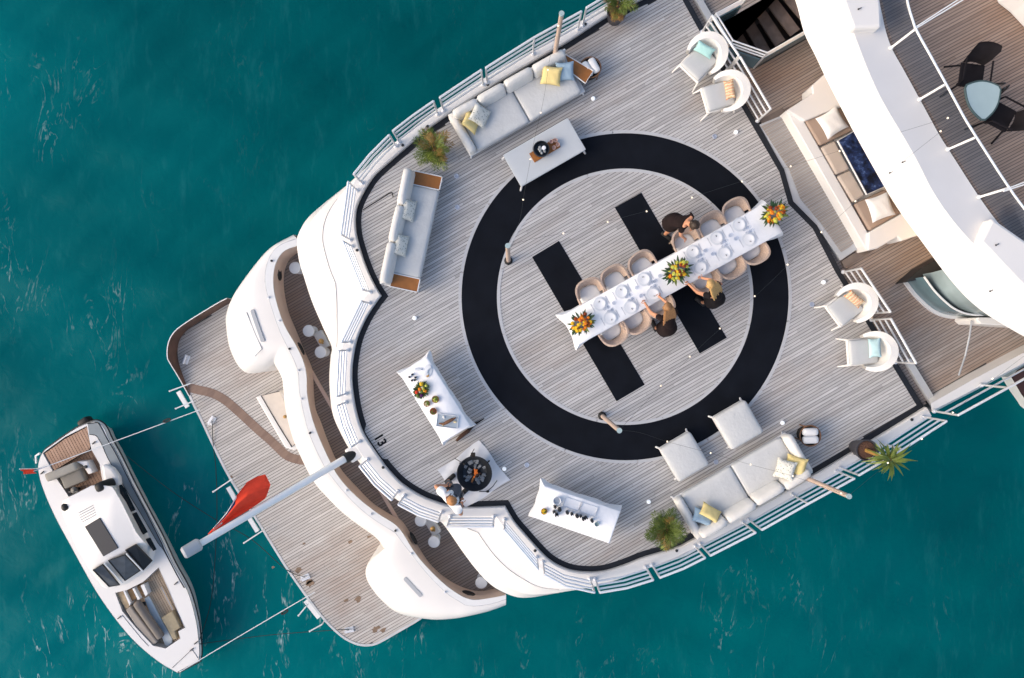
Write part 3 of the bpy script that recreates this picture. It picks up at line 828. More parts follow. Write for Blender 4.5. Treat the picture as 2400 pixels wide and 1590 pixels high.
# transom door box with beige hatch
mb = MB(); mb.prism([P(599, 931, ZS + .4), P(655, 915, ZS + .4), P(690, 960, ZS + .4), P(712, 1045, ZS + .4), P(690, 1056, ZS + .4), P(668, 1050, ZS + .4)], ZS, ZS + .40)
mb.build('transom_step', M['white'], swim, bevel=.03)
mb = MB(); mb.prism([P(612, 928, ZS + .41), P(655, 917, ZS + .41), P(676, 960, ZS + .41), P(696, 1038, ZS + .41), P(684, 1048, ZS + .41)], ZS + .39, ZS + .42)
mb.build('hatch_lid', mat('beige_hatch_lid', (.60, .54, .48), .5), swim)
mb = MB(); mb.tube([P(x, y, ZS + .425) for x, y in [(655, 917), (612, 928), (650, 993), (684, 1048), (696, 1038)]], .014, 5); mb.build('hatch_seal', M['blackrubber'], swim)
mb = MB(); mb.lathe([(.05, 0), (.05, .03), (0, .035)], 10); mb.build('hatch_latch', M['brass'], swim).location = P(668, 977, ZS + .42)
# cleats on the platform
for x, y, rz in ((437, 843, 1.2), (497, 986, 1.0), (716, 1353, .4), (819, 1476, .2)):
    mb = MB(); mb.box((0, 0, .012), (.26, .16, .024)); mb.tube([(-.05, 0, 0), (-.05, 0, .09)], .022, 6); mb.tube([(.05, 0, 0), (.05, 0, .09)], .022, 6); mb.tube([(-.14, 0, .10), (.14, 0, .10)], .022, 6)
    o = mb.build('cleat', M['steel'], swim); o.location = P(x, y, ZS); o.rotation_euler = (0, 0, rz)
# folding bathing ladders: handrail stubs and step pads past the edge
for (hx0, hy0, hx1, hy1) in ((455, 898, 398, 917), (462, 939, 412, 958), (551, 1120, 500, 1153), (621, 1240, 572, 1273), (722, 1416, 700, 1443), (760, 1456, 726, 1480)):
    a, b = P(hx0, hy0, ZS + .05), P(hx1, hy1, ZS + .35)
    mb = MB(); mb.tube([a, a + Vector((0, 0, .25)), b], .019, 7); mb.sphere(b, .028); mb.build('ladder_handrail', M['trim'], swim, smooth=True)
for (x0, y0, x1, y1) in ((418, 918, 440, 955), (535, 1142, 552, 1172), (583, 1212, 604, 1246), (716, 1408, 748, 1448)):
    a, b = P(x0, y0, ZS - .25), P(x1, y1, ZS - .25); d = b - a; mid = (a + b) / 2
    mb = MB(); mb.box((mid.x, mid.y, ZS - .25), (d.length, .13, .05), rz=math.atan2(d.y, d.x)); mb.build('ladder_step', M['trim'], swim)
# dark droppings and scuffs are small stains of their own
for x, y, s in ((700, 1337, 1), (728, 1368, 1.2), (724, 1364, .8), (840, 1405, 1), (812, 1408, .6), (880, 1475, 1), (898, 1478, .8), (712, 1275, .4), (640, 1330, .4), (865, 1258, .5), (540, 1120, .5), (820, 1270, .6)):
    mb = MB(); pts = []
    rr_ = [random.uniform(.5, 1.1) for _ in range(12)]
    pts = [(.09 * s * rr_[k] * math.cos(2 * PI * k / 12) * 1.7, .09 * s * rr_[k] * math.sin(2 * PI * k / 12)) for k in range(12)]
    mb.prism(pts, 0, .004); o = mb.build('stain', mat('brown_stain', (.20, .14, .10), .8, var=.4, scale=20) if 'stain' not in M else M['stain'], swim); M['stain'] = o.data.materials[0]
    o.location = P(x, y, ZS + .003); o.rotation_euler = (0, 0, AXIS)

# --- flagstaff raking out over the stern
fb, ft = P(832, 1062, -.05), P(446, 1288, 2.0)
fs = MB(); fs.tube([fb, fb.lerp(ft, .5), ft], .09, 14, radii=[.085, .08, .072]); staff = ypart('flagstaff', fs, mat('white_painted_staff', (.92, .90, .87), .4, var=.03), smooth=True)
d = (ft - fb).normalized()
mb = MB(); mb.tube([ft - d * .22, ft - d * .18, ft + d * .12, ft + d * .16], .1, 14, radii=[.10, .135, .13, .10]); mb.build('truck_cap', M['greytrim'], staff, smooth=True)
mb = MB(); mb.tube([fb - d * .05, fb + d * .28], .12, 14); mb.build('staff_socket', M['blackrubber'], staff, smooth=True)
mb = MB(); pb = P(838, 1058, .0); mb.rbox((pb.x, pb.y, -.02), (.5, .36, .16), .05, rz=AXIS); mb.build('staff_pedestal', M['white'], staff, smooth=True, weld=True)

# --- guard rails, panel by panel
RAILZ = (.30, .55, .80, 1.04)
def railing(pts, z0, hs, posts, name='railing', off=0.0, r=.022):
    """pts: base line in the picture at height z0; a panel of four tubes on posts"""
    rt = bpy.data.objects.new(name, None); COL.objects.link(rt); rt.parent = yacht
    base = [P(x, y, z0) for x, y in pts]
    rt.location = base[0]
    loc = [b - base[0] for b in base]
    for i, h in enumerate(hs):
        mb = MB(); mb.tube([p + Vector((0, 0, h - z0)) for p in loc], r * (1.25 if i == len(hs) - 1 else 1), 7); mb.build('rail', M['steel'] if i < len(hs) - 1 else M['railtop'], rt, smooth=True)
    for f in posts:
        t = f * (len(loc) - 1); i = min(int(t), len(loc) - 2); p = loc[i].lerp(loc[i + 1], t - i)
        mb = MB(); mb.tube([p, p + Vector((0, 0, hs[-1] - z0))], .024, 7); mb.lathe([(.05, 0), (.05, .03), (.026, .04)], 10, p); mb.build('post', M['steel'], rt, smooth=True)
    return rt
M['railtop'] = mat('satin_steel_rail', (.84, .85, .87), .35, .35, var=.03)
SIDE = [([(1365, 61), (1440, 16), (1530, -32)], (0, .5, 1)), ([(1142, 194), (1249, 127), (1354, 69)], (0, .5, 1)), ([(1040, 260), (1132, 199)], (0, 1)), ([(936, 334), (980, 300), (1026, 268)], (0, 1)), ([(849, 430), (885, 386), (928, 343)], (0, 1)),
        ([(837, 447), (821, 563)], (0, 1)), ([(825, 578), (868, 685)], (0, 1)), ([(866, 711), (822, 802)], (0, 1)), ([(816, 821), (811, 923)], (0, 1)), ([(811, 943), (824, 990), (843, 1035)], (0, 1)),
        ([(862, 1077), (895, 1118), (933, 1152)], (0, 1)), ([(948, 1162), (990, 1184), (1036, 1200)], (0, 1)), ([(1056, 1211), (1158, 1211)], (0, 1)), ([(1183, 1218), (1258, 1306)], (0, 1)), ([(1272, 1317), (1320, 1343), (1383, 1357)], (0, 1)),
        ([(1395, 1357), (1455, 1347), (1513, 1329)], (0, 1)), ([(1528, 1324), (1580, 1304), (1628, 1280)], (0, 1)), ([(1640, 1275), (1740, 1224)], (0, 1)), ([(1754, 1218), (1857, 1160), (1959, 1104)], (0, .5, 1)), ([(1969, 1097), (2066, 1040), (2163, 977)], (0, .5, 1))]
for pts, po in SIDE: railing(pts, .12, RAILZ, po)
railing([(2189, 964), (2300, 903), (2440, 826)], .35, (.75, 1.25), (0, .5, 1))
for pts in ([(1645, 76), (1704, 165)], [(1707, 168), (1775, 284)], [(1976, 638), (2041, 735)], [(2042, 750), (2098, 849)]):
    railing(pts, .02, (.12, .38, .64, .90), (0, 1), 'gate_railing')

# --- forward of the helideck: sunken walkway, stairs, lounge under the overhang
ZK = -.15
STAIR = [(1653, 73), (1690, 133), (1767, 160), (1990, 32), (1900, -110), (1860, -45)]
stairw = PL(STAIR, ZK)
walk = [P(1560, -100, ZK)] + [P(1583, -56, ZK), P(1740, 230, ZK), P(1838, 398, ZK), P(1859, 472, ZK), P(1915, 529, ZK), P(1968, 631, ZK), P(2165, 952, ZK)] + [P(2178, 930, ZK), P(2272, 875, ZK), P(2392, 812, ZK), P(2640, 680, ZK), P(2640, -200, ZK)]
mb = MB(); holed_sheet(walk, [stairw], ZK - .014, mb)
mb.prism([P(1985, 650, ZK), P(2165, 952, ZK), P(2640, 680, ZK), P(2640, 420, ZK), P(2100, 420, ZK)], ZA - .03, ZK - .05)
side = ypart('side_deck', mb, M['caulk'])
o = planks([walk, stairw], ZK, AXIS, w=.070, gap=.013).build('planking', M['teak2'], side); o['kind'] = 'stuff'
# grey board strip along the foot of the helideck
for a, b in (((1617, 2), (1650, 60)), ((2108, 850), (2172, 955))):
    mb = MB()
    pa, pb = P(a[0] + 14, a[1] - 6, ZK), P(b[0] + 14, b[1] - 6, ZK); d = pb - pa; m_ = (pa + pb) / 2
    mb.box((m_.x, m_.y, ZK + .06), (d.length, .15, .12), rz=math.atan2(d.y, d.x))
    mb.build('edge_board', M['greytrim'], side)
# stairwell
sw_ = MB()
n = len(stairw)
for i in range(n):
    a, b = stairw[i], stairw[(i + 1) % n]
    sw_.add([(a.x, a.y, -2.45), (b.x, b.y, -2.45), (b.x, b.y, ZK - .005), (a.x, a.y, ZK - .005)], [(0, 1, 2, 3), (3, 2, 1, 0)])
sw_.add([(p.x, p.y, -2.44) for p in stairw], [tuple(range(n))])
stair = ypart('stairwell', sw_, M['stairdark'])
ux, uy = math.cos(AXIS), math.sin(AXIS)
c0 = (stairw[0] + stairw[1]) / 2
for k in range(9):
    u = .38 + k * .30
    mb = MB(); mb.box((0, 0, 0), (.285, 1.02, .045))
    mb.box((-.13, 0, .025), (.025, 1.0, .012))
    o = mb.build('stair_tread', mat('dark_stair_teak', (.34, .26, .22), .6, var=.25, scale=5) if k == 0 else stair.children[0].data.materials[0], stair)
    o.location = (c0.x + ux * u + .30 * uy * .3, c0.y + uy * u - .10, -2.25 + k * .22); o.rotation_euler = (0, 0, AXIS + (.06 * max(0, k - 4)))
# glazed balustrade round the stairwell
bp_ = [(1722, 36), (1653, 73), (1690, 133), (1767, 160), (1900, 84)]
bal = bpy.data.objects.new('stair_balustrade', None); COL.objects.link(bal); bal.parent = yacht
for i in range(4):
    a, b = P(*bp_[i], ZK), P(*bp_[i + 1], ZK)
    mb = MB(); d = (b - a).normalized(); nn = Vector((-d.y, d.x, 0)) * .012
    a2, b2 = a + d * .03, b - d * .03
    mb.add([a2 + nn, b2 + nn, b2 - nn, a2 - nn] + [p + Vector((0, 0, .52)) for p in (a2 + nn, b2 + nn, b2 - nn, a2 - nn)], [(4, 5, 6, 7), (0, 1, 5, 4), (1, 2, 6, 5), (2, 3, 7, 6), (3, 0, 4, 7)])
    mb.build('glass_panel', M['aqua'], bal)
    for h in (.66, .78, .92):
        mb = MB(); mb.tube([a + Vector((0, 0, h)), b + Vector((0, 0, h))], .019, 7); mb.build('rail', M['railtop'], bal, smooth=True)
    mb = MB(); mb.tube([a, a + Vector((0, 0, .92))], .024, 7); mb.build('post', M['steel'], bal, smooth=True)
# raised bridge platform in front of the lounge
plat = [(1780, 292), (1854, 262), (2030, 570), (1971, 610), (1915, 529), (1859, 472), (1838, 398)]
pw = PL(plat, 0)
mb = MB(); mb.prism(pw, ZK - .01, -.014); pf = ypart('lounge_platform', mb, M['greytrim'])
inn = PL([(1784, 296), (1841, 272), (2010, 568), (1972, 592), (1926, 526), (1876, 466), (1850, 398)], 0)
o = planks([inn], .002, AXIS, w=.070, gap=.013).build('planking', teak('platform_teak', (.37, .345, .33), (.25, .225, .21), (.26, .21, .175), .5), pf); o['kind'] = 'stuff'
mb = MB(); q = PL([(1778, 283), (1833, 253), (1846, 264), (1790, 294)], ZK + .08); mb.prism(q, ZK, ZK + .08); mb.build('step', M['stepw'] if 'stepw' in M else mat('dark_step_teak', (.16, .13, .115), .7, var=.2), pf)
mb = MB(); q = PL([(1973, 612), (2026, 578), (2036, 594), (1980, 629)], ZK + .08); mb.prism(q, ZK, ZK + .08); mb.build('step', pf.children[1].data.materials[0], pf)
# built-in lounge sofa
lg = bpy.data.objects.new('lounge_sofa', None); COL.objects.link(lg); lg.parent = yacht
def lp(name, pts, z0, z1, m, bev=.03):
    mb = MB(); mb.prism(PL(pts, z1), z0, z1); return mb.build(name, m, lg, bevel=bev)
lp('front_ledge', [(1842, 259), (1872, 262), (2040, 556), (2032, 588)], ZK, .36, M['white'], .02)
lp('arm', [(1845, 258), (1905, 219), (1903, 201), (1935, 172), (1999, 240), (1886, 284)], ZK, .46, M['white'])
lp('arm', [(2036, 545), (2116, 499), (2175, 545), (2112, 566), (2103, 556), (2057, 583), (2034, 588)], ZK, .46, M['white'])
lp('seat_base', [(1866, 290), (1996, 226), (2150, 500), (2030, 556)], ZK, .20, M['white'])
M['sand'] = mat('sand_leather', (.36, .27, .215), .6, var=.07, scale=3)
M['sandp'] = mat('pale_sand_leather', (.47, .40, .345), .6, var=.10, scale=3)
lp('corner_seat', [(1886, 283), (1965, 238), (2000, 306), (1922, 342)], .2, .38, M['sand'], .05)
lp('corner_seat', [(2003, 478), (2076, 443), (2113, 500), (2039, 542)], .2, .38, M['sand'], .05)
lp('long_seat', [(1924, 345), (1958, 329), (1994, 396), (1960, 410)], .2, .38, M['sandp'], .05)
lp('long_seat', [(1962, 413), (1995, 398), (2030, 458), (2001, 475)], .2, .38, M['sandp'], .05)

# overhang of the upper deck, its cowl and corner blocks
L1 = [(1840, -60), (1868, 10), (1877, 51), (1889, 89), (1910, 128), (1933, 179), (1963, 237), (1999, 306), (2024, 352), (2051, 400), (2075, 442), (2111, 500), (2149, 551), (2203, 625), (2249, 682), (2310, 738), (2420, 800)]
L2 = [(1950, -60), (1976, 15), (1999, 71), (2014, 111), (2030, 153), (2048, 195), (2068, 237), (2109, 306), (2132, 345), (2160, 396), (2183, 444), (2226, 508), (2272, 562), (2318, 608), (2361, 651), (2400, 690), (2500, 760)]
L3 = [(2040, -60), (2063, 10), (2073, 64), (2088, 110), (2103, 138), (2119, 166), (2157, 235), (2198, 311), (2220, 346), (2245, 385), (2275, 432), (2310, 484), (2345, 530), (2390, 580), (2440, 630), (2500, 690), (2600, 760)]
def up(L, z): return smooth_line(PL(L, z), 4)
def relax(p, k=4):
    for _ in range(k): p = [p[0]] + [(p[i - 1] + p[i] * 2 + p[i + 1]) / 4 for i in range(1, len(p) - 1)] + [p[-1]]
    return p
mixL = lambda t: [(a[0] * (1 - t) + b[0] * t, a[1] * (1 - t) + b[1] * t) for a, b in zip(L1, L2)]
ov = MB(); ov.loft([relax(up([(x + 60, y - 5) for x, y in L1], 1.95)), relax(up([(x + 4, y) for x, y in L1], 2.05)), relax(up(L1, 2.22)), relax(up(mixL(.25), 2.40)), relax(up(mixL(.6), 2.60)), relax(up(mixL(.9), 2.73)), relax(up(L2, 2.76))][::-1])
ov.loft([relax(up(L2, 2.76)), relax(up(L3, 2.66)), relax(up(L3, 2.55))][::-1])
# ceiling under it
under = up([(x + 60, y - 5) for x, y in L1], 1.95)
ov.add([tuple(p) for p in under] + [tuple(P(2750, 900, 1.95)), tuple(P(2750, -200, 1.95))], [tuple(range(len(under) + 2))])
ypart('deck_overhang', ov, M['white'], smooth=True, sharp=40)
for pts in ([(1979, 12), (2066, 10), (2068, 65), (2000, 68), (1960, -70), (2050, -70)], [(2326, 510), (2440, 590), (2540, 720), (2480, 760), (2297, 567)]):
    mb = MB()
    if pts[0] == (1979, 12): pts = [(1979, 12), (1999, 68), (2068, 65), (2066, 10), (2050, -70), (1955, -70)]
    mb.prism(PL(pts, 2.95), 2.6, 2.95); ypart('corner_block', mb, M['white'], bevel=.06)
for x, y in ((2012, 22), (2334, 575), (2320, 683), (2085, 406), (2115, 381)):
    mb = MB(); mb.lathe([(.03, 0), (.03, .02), (0, .03)], 8); mb.box((.05, .02, .015), (.1, .025, .02), rz=.5); o = mb.build('deck_fitting', M['darksteel'], yacht); o.location = P(x, y, 2.97 if y < 100 or x > 2300 else 2.68); o.scale = (.6, .6, .6)
# upper deck
ZU = 2.6
ud = smooth_line(PL(L3, ZU), 4) + [P(2750, 800, ZU), P(2750, -200, ZU), P(2050, -200, ZU)]
mb = MB(); mb.prism(ud, ZU - .2, ZU - .014); upd = ypart('upper_deck', mb, M['caulk'])
o = planks([ud], ZU, R(28), w=.060, gap=.012).build('planking', teak('upper_deck_teak', (.40, .295, .235), (.24, .172, .138), (.30, .185, .125), .55), upd); o['kind'] = 'stuff'
mb = MB(); mb.prism(PL([(2338, 10), (2366, 32), (2394, 62), (2450, 130), (2560, 130), (2560, -120), (2290, -120), (2310, -40)], 2.6), ZU, 3.3); mb.build('deckhouse_wall', M['white'], upd, bevel=.05)
# tinted glass windbreak with white stanchions
gl = bpy.data.objects.new('glass_windbreak', None); COL.objects.link(gl); gl.parent = yacht
def at_y(L, y):
    for a, b in zip(L, L[1:]):
        if a[1] <= y <= b[1]:
            t = (y - a[1]) / (b[1] - a[1]); return (a[0] + (b[0] - a[0]) * t, y)
cuts_ = [-55, 112, 233, 350, 462, 575]
for i in range(5):
    ys_ = np.linspace(cuts_[i] + 2, cuts_[i + 1] - 2, 8)
    base = [P(*at_y(L3, y), 2.70) for y in ys_]
    base = offset_line(base, .06)
    a = [p.copy() for p in base]; b = [p + Vector((0, 0, .80)) for p in base]
    mb = MB(); mb.loft([a, b]); mb.build('glass_pane', M['balglass'], gl)
for y in cuts_[1:-1]:
    p = P(*at_y(L3, y), 2.70)
    mb = MB(); mb.box((p.x, p.y, 2.70 + .41), (.034, .04, .84), rz=AXIS); mb.lathe([(.045, 0), (.045, .015), (.025, .02)], 10, (p.x, p.y, 2.68)); mb.build('stanchion', M['trim'], gl)
tr_ = [P(*at_y(L3, y), 2.70) + Vector((0, 0, .82)) for y in np.linspace(-55, 575, 40)]
tr_ = offset_line(tr_, .03)
mb = MB(); mb.tube(tr_, .021, 8); mb.build('top_rail', M['railtop'], gl, smooth=True)
for a, b in (((2142, 68), (2290, -25)), ((2352, 447), (2500, 395))):
    for dy in (-4, 5):
        mb = MB(); mb.tube([P(a[0], a[1] + dy * .4, 3.52), P(b[0], b[1] + dy, 3.6)], .013, 7); mb.build('awning_strut', M['trim'], gl, smooth=True)
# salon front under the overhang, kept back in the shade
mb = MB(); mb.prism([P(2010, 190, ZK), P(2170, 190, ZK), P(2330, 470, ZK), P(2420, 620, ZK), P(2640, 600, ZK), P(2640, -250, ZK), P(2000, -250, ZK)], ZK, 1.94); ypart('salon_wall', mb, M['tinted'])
# curved glazed screen at the starboard corner
cg = bpy.data.objects.new('curved_screen', None); COL.objects.link(cg); cg.parent = yacht
CB = [(2114, 660), (2124, 674), (2136, 690), (2150, 705), (2166, 720), (2182, 732), (2200, 741), (2218, 746), (2236, 748), (2262, 748)]
cb_ = smooth_line(PL(CB, ZK), 4)
ins = offset_line(cb_, .09) if True else cb_
mb = MB(); mb.loft([[p + Vector((0, 0, 0)) for p in cb_], [p + Vector((0, 0, .07)) for p in cb_], [p + Vector((0, 0, .07)) for p in ins], [p for p in ins]][::-1]); mb.build('coaming', M['trim'], cg)
ins2 = offset_line(cb_, .07)
mb = MB(); mb.loft([[p + Vector((0, 0, .05)) for p in ins2], [p + Vector((0, 0, .80)) for p in ins2]]); mb.build('curved_pane', M['aqua'], cg, smooth=True)
mb = MB(); mb.tube([p + Vector((0, 0, .82)) for p in ins2], .024, 7); mb.build('handrail', M['railtop'], cg, smooth=True)
CW = [(2180, 640), (2192, 664), (2210, 690), (2232, 712), (2256, 728), (2290, 740), (2330, 744)]
cw = smooth_line(PL(CW, .6), 4)
mb = MB(); mb.loft([[Vector((p.x, p.y, ZK)) for p in cw], [Vector((p.x, p.y, .62)) for p in cw], [Vector((p.x + .25, p.y + .15, 1.9)) for p in cw]]); mb.build('salon_pane', mat('reflecting_salon_glass', (.20, .255, .27), .15, var=.4, scale=1.2, coat=.5), cg, smooth=True)
mb = MB(); mb.prism(PL([(2292, 744), (2290, 751), (2300, 760), (2420, 768), (2420, 744)], .7), ZK, .7); ypart('deckhouse_sill', mb, M['white'], bevel=.02)
mb = MB(); mb.prism(PL([(2160, 628), (2210, 600), (2230, 640), (2120, 663)], .3), ZK, .3); ypart('dark_locker', mb, M['gunmetal'], bevel=.02)
# starboard bulwark
b0 = [(2176, 930), (2272, 875), (2392, 812), (2640, 680)]; b1 = [(2180, 946), (2282, 888), (2400, 826), (2640, 700)]; b2 = [(2184, 964), (2300, 904), (2410, 846), (2640, 724)]
mb = MB(); mb.loft([PL(b0, ZK), PL(b1, .18), [p + Vector((0, 0, .02)) for p in PL(b1, .30)], PL(b2, .33), PL([(x + 3, y + 3) for x, y in b2], .15), [Vector((p.x, p.y, ZA)) for p in PL([(x, y - 6) for x, y in b2], .0)]][::-1])
ypart('side_bulwark', mb, M['white'], smooth=True, sharp=20)
mb = MB(); mb.tube([P(2277, 752, .6), P(2272, 790, .25), P(2262, 835, .12), P(2247, 880, .25)], .02, 6); ypart('gate_strap', mb, M['greytrim'])
# warm downlights in the overhang
for i, (x, y, z, e) in enumerate(((7.0, 6.35, 1.85, 9), (9.9, 2.3, 1.85, 20))):
    ld = bpy.data.lights.new('downlight', 'POINT'); ld.energy = e; ld.color = (1, .62, .32); ld.shadow_soft_size = .08
    lo = bpy.data.objects.new('downlight_glow', ld); COL.objects.link(lo); lo.location = (x, y, z - .06); lo.parent = yacht
    mb = MB(); mb.lathe([(.07, 0), (.07, .05), (.05, .05)], 14, (x, y, z + .02)); ypart('downlight', mb, M['bulb'])

# ------------------------------------------------------------------ furniture on the deck
ORD = ['first', 'second', 'third', 'fourth', 'fifth', 'sixth', 'seventh']
def copy_tree(o, parent=None):
    c = o.copy(); COL.objects.link(c); c.parent = parent
    for ch_ in list(o.children): copy_tree(ch_, c)
    return c

def throw_mesh(w, h, t, name='pillow'):
    """plump scatter cushion with pulled-out corners, lying flat, origin at its middle"""
    mb = MB(); n = 10
    for sg in (1, -1):
        vs = []
        for i in range(n + 1):
            for j in range(n + 1):
                x, y = -1 + 2 * i / n, -1 + 2 * j / n
                bx, by = x * (1 - .09 * (1 - y * y)), y * (1 - .09 * (1 - x * x))
                f = max(0, (1 - x ** 4)) * max(0, (1 - y ** 4))
                vs.append((bx * w / 2, by * h / 2, sg * t / 2 * f ** .55 + .006 * math.sin(9 * x + 4 * y) * f))
        fs = [(i * (n + 1) + j, (i + 1) * (n + 1) + j, (i + 1) * (n + 1) + j + 1, i * (n + 1) + j + 1) for i in range(n) for j in range(n)]
        mb.add(vs, fs if sg > 0 else [f[::-1] for f in fs])
    return mb.mesh(name, True, True, 80)

def scatter_cushion(px, py, z, w, h, t, rz, tilt, m, label, group=None, roll=0, name='scatter_cushion'):
    me = throw_mesh(w, h, t); me.materials.append(m)
    o = inst(me, name, None, P(px, py, z), (tilt, roll, rz)); o.rotation_mode = 'XYZ'
    return tag(o, label, 'cushion', group)

def sofa(name, label, c, yaw, L, D, lend, rend, backs, splits):
    """long outdoor sofa; local x along it, +y its back"""
    t = thing(name, label, 'sofa', (c[0], c[1], 0), yaw, 'long sofas round the helideck')
    f = MB(); f.box((0, 0, .20), (L - .02, D - .04, .07)); f.box((0, D / 2 - .04, .36), (L - .02, .05, .34)); f.build('frame', M['trim'], t, bevel=.015)
    for sx in (-1, 1):
        for sy in (-1, 1):
            mb = MB(); mb.tube([(sx * (L / 2 - .03), sy * (D / 2 - .04), 0), (sx * (L / 2 - .08), sy * (D / 2 - .08), .18)], .025, 8); mb.build('leg', M['trim'], t)
    ew = {'arm': .20, 'tray': .31, 'corner': .12, 'none': .0}
    xl, xr = -L / 2 + ew[lend], L / 2 - ew[rend]
    for sgn, e in ((-1, lend), (1, rend)):
        if e == 'arm':
            mb = MB(); mb.rbox((sgn * (L / 2 - .10), -.01, .42), (.21, D - .02, .38), .09, .03, ry=sgn * .10); mb.build('arm_cushion', M['cream'], t, True, True)
        elif e == 'tray':
            x0 = sgn * (L / 2 - .155)
            mb = MB(); mb.box((x0, -.12, .40), (.29, D - .26, .03)); mb.build('side_tray', M['brownwood'], t)
            mb = MB()
            for dx, dy, sx, sy in ((-.155, -.12, .02, D - .22), (.155, -.12, .02, D - .22), (0, -D / 2 + .0, .33, .02)):
                mb.box((x0 + dx, dy, .405), (sx, sy, .06))
            mb.build('tray_edging', M['trim'], t)
        elif e == 'corner':
            mb = MB(); x1 = sgn * L / 2
            q = [(x1 - sgn * .05, D / 2 - .12), (x1 + sgn * .32, -D / 2 + .28), (x1 + sgn * .02, -D / 2 + .12), (x1 - sgn * .16, D / 2 - .50)]
            mb.prism(q, .42, .45); mb.build('side_tray', M['brownwood'], t)
            mb = MB(); mb.tube([(a, b, .45) for a, b in q], .014, 6, closed=True)
            mb.tube([(q[1][0], q[1][1], 0), (q[1][0], q[1][1], .44)], .018, 6); mb.build('tray_edging', M['trim'], t)
    xs = [xl] + [xl + (xr - xl) * s for s in splits] + [xr]
    for a, b in zip(xs, xs[1:]):
        mb = MB(); mb.rbox(((a + b) / 2, -.09, .335), (b - a - .012, D - .18, .21), .07, .025); mb.build('seat_cushion', M['fabric'], t, True, True)
    bx0, bx1 = (-L / 2 + (.10 if lend == 'arm' else .02)), (L / 2 - (.10 if rend in ('arm', 'corner') else .02))
    pos = [bx0] + [bx0 + (bx1 - bx0) * s for s in backs] + [bx1]
    for i, (a, b) in enumerate(zip(pos, pos[1:])):
        mb = MB(); mb.rbox(((a + b) / 2, D / 2 - .16 + random.uniform(-.012, .012), .58), (b - a - .012, .20, .40), .085, .03, rx=-.22, rz=random.uniform(-.02, .02)); mb.build('back_cushion', M['cream'], t, True, True)
    return t
s1 = sofa('sofa', 'long pale sofa behind the tile-topped coffee table, brown tray at its right end', (.12, 5.41), R(29.6), 3.08, 1.04, 'arm', 'corner', (.22, .46, .71), (.5,))
s2 = sofa('sofa', 'pale sofa standing crosswise at the port quarter with brown trays at both ends', (-2.31, 2.48), R(77.8), 2.70, .88, 'tray', 'tray', (.36, .68), ())
s3 = sofa('sofa', 'long pale sofa with padded arms facing two square ottomans', (5.27, -3.36), R(210.2), 3.06, 1.05, 'arm', 'arm', (.24, .50, .76), (.5,))
G_ = 'scatter cushions on the sofas'
scatter_cushion(1324, 168, .60, .42, .42, .14, R(5), R(28), M['blue'], 'powder blue cushion beside the brown tray of the coffee-table sofa', G_)
scatter_cushion(1292, 178, .64, .46, .42, .15, R(-8), R(30), M['yellow'], 'pale yellow cushion in front of a blue one, right end of the coffee-table sofa', G_)
scatter_cushion(1104, 287, .60, .40, .44, .15, R(70), R(40), M['yellow'], 'yellow cushion leaning on the left arm of the coffee-table sofa', G_, roll=R(15))
scatter_cushion(1125, 271, .64, .44, .46, .15, R(65), R(35), M['floral'], 'grey flower-printed cushion at the left end of the coffee-table sofa', G_)
scatter_cushion(958, 493, .60, .50, .34, .16, R(78), R(38), M['floral'], 'grey printed cushion, upper of two on the port quarter sofa', G_)
scatter_cushion(940, 575, .60, .50, .34, .16, R(78), R(38), M['floral'], 'grey printed cushion, lower of two on the port quarter sofa', G_)
scatter_cushion(1865, 1092, .62, .44, .46, .15, R(255), R(30), M['yellow'], 'yellow cushion behind a printed one at the right arm of the ottoman sofa', G_)
scatter_cushion(1840, 1101, .66, .46, .44, .15, R(255), R(32), M['floral'], 'cream printed cushion on the right half of the ottoman sofa', G_)
scatter_cushion(1648, 1212, .58, .48, .34, .14, R(160), R(25), M['blue'], 'blue cushion half under a yellow one on the ottoman sofa', G_)
scatter_cushion(1665, 1202, .64, .48, .32, .14, R(150), R(28), M['yellow'], 'yellow cushion lying over a blue one on the ottoman sofa', G_)

def ottoman(label, x, y, w, d, yaw):
    t = thing('ottoman', label, 'ottoman', (x, y, 0), yaw, 'square ottomans')
    mb = MB(); mb.box((0, 0, .16), (w - .03, d - .03, .06)); mb.build('frame', M['trim'], t, bevel=.01)
    mb = MB(); mb.rbox((0, 0, .31), (w, d, .24), .07, .03); mb.build('cushion', M['fabric'], t, True, True)
    for sx in (-1, 1):
        for sy in (-1, 1):
            mb = MB(); mb.tube([(sx * (w / 2 + .0), sy * (d / 2 + .0), 0), (sx * (w / 2 - .05), sy * (d / 2 - .05), .15)], .024, 8); mb.build('leg', M['trim'], t)
ottoman('pale square ottoman standing half on the black ring, nearer the towel basket', 5.19, -1.97, .85, .86, R(30))
ottoman('pale square ottoman nearer the bushy palm, left of the pair', 3.95, -2.70, .82, .88, R(30.5))

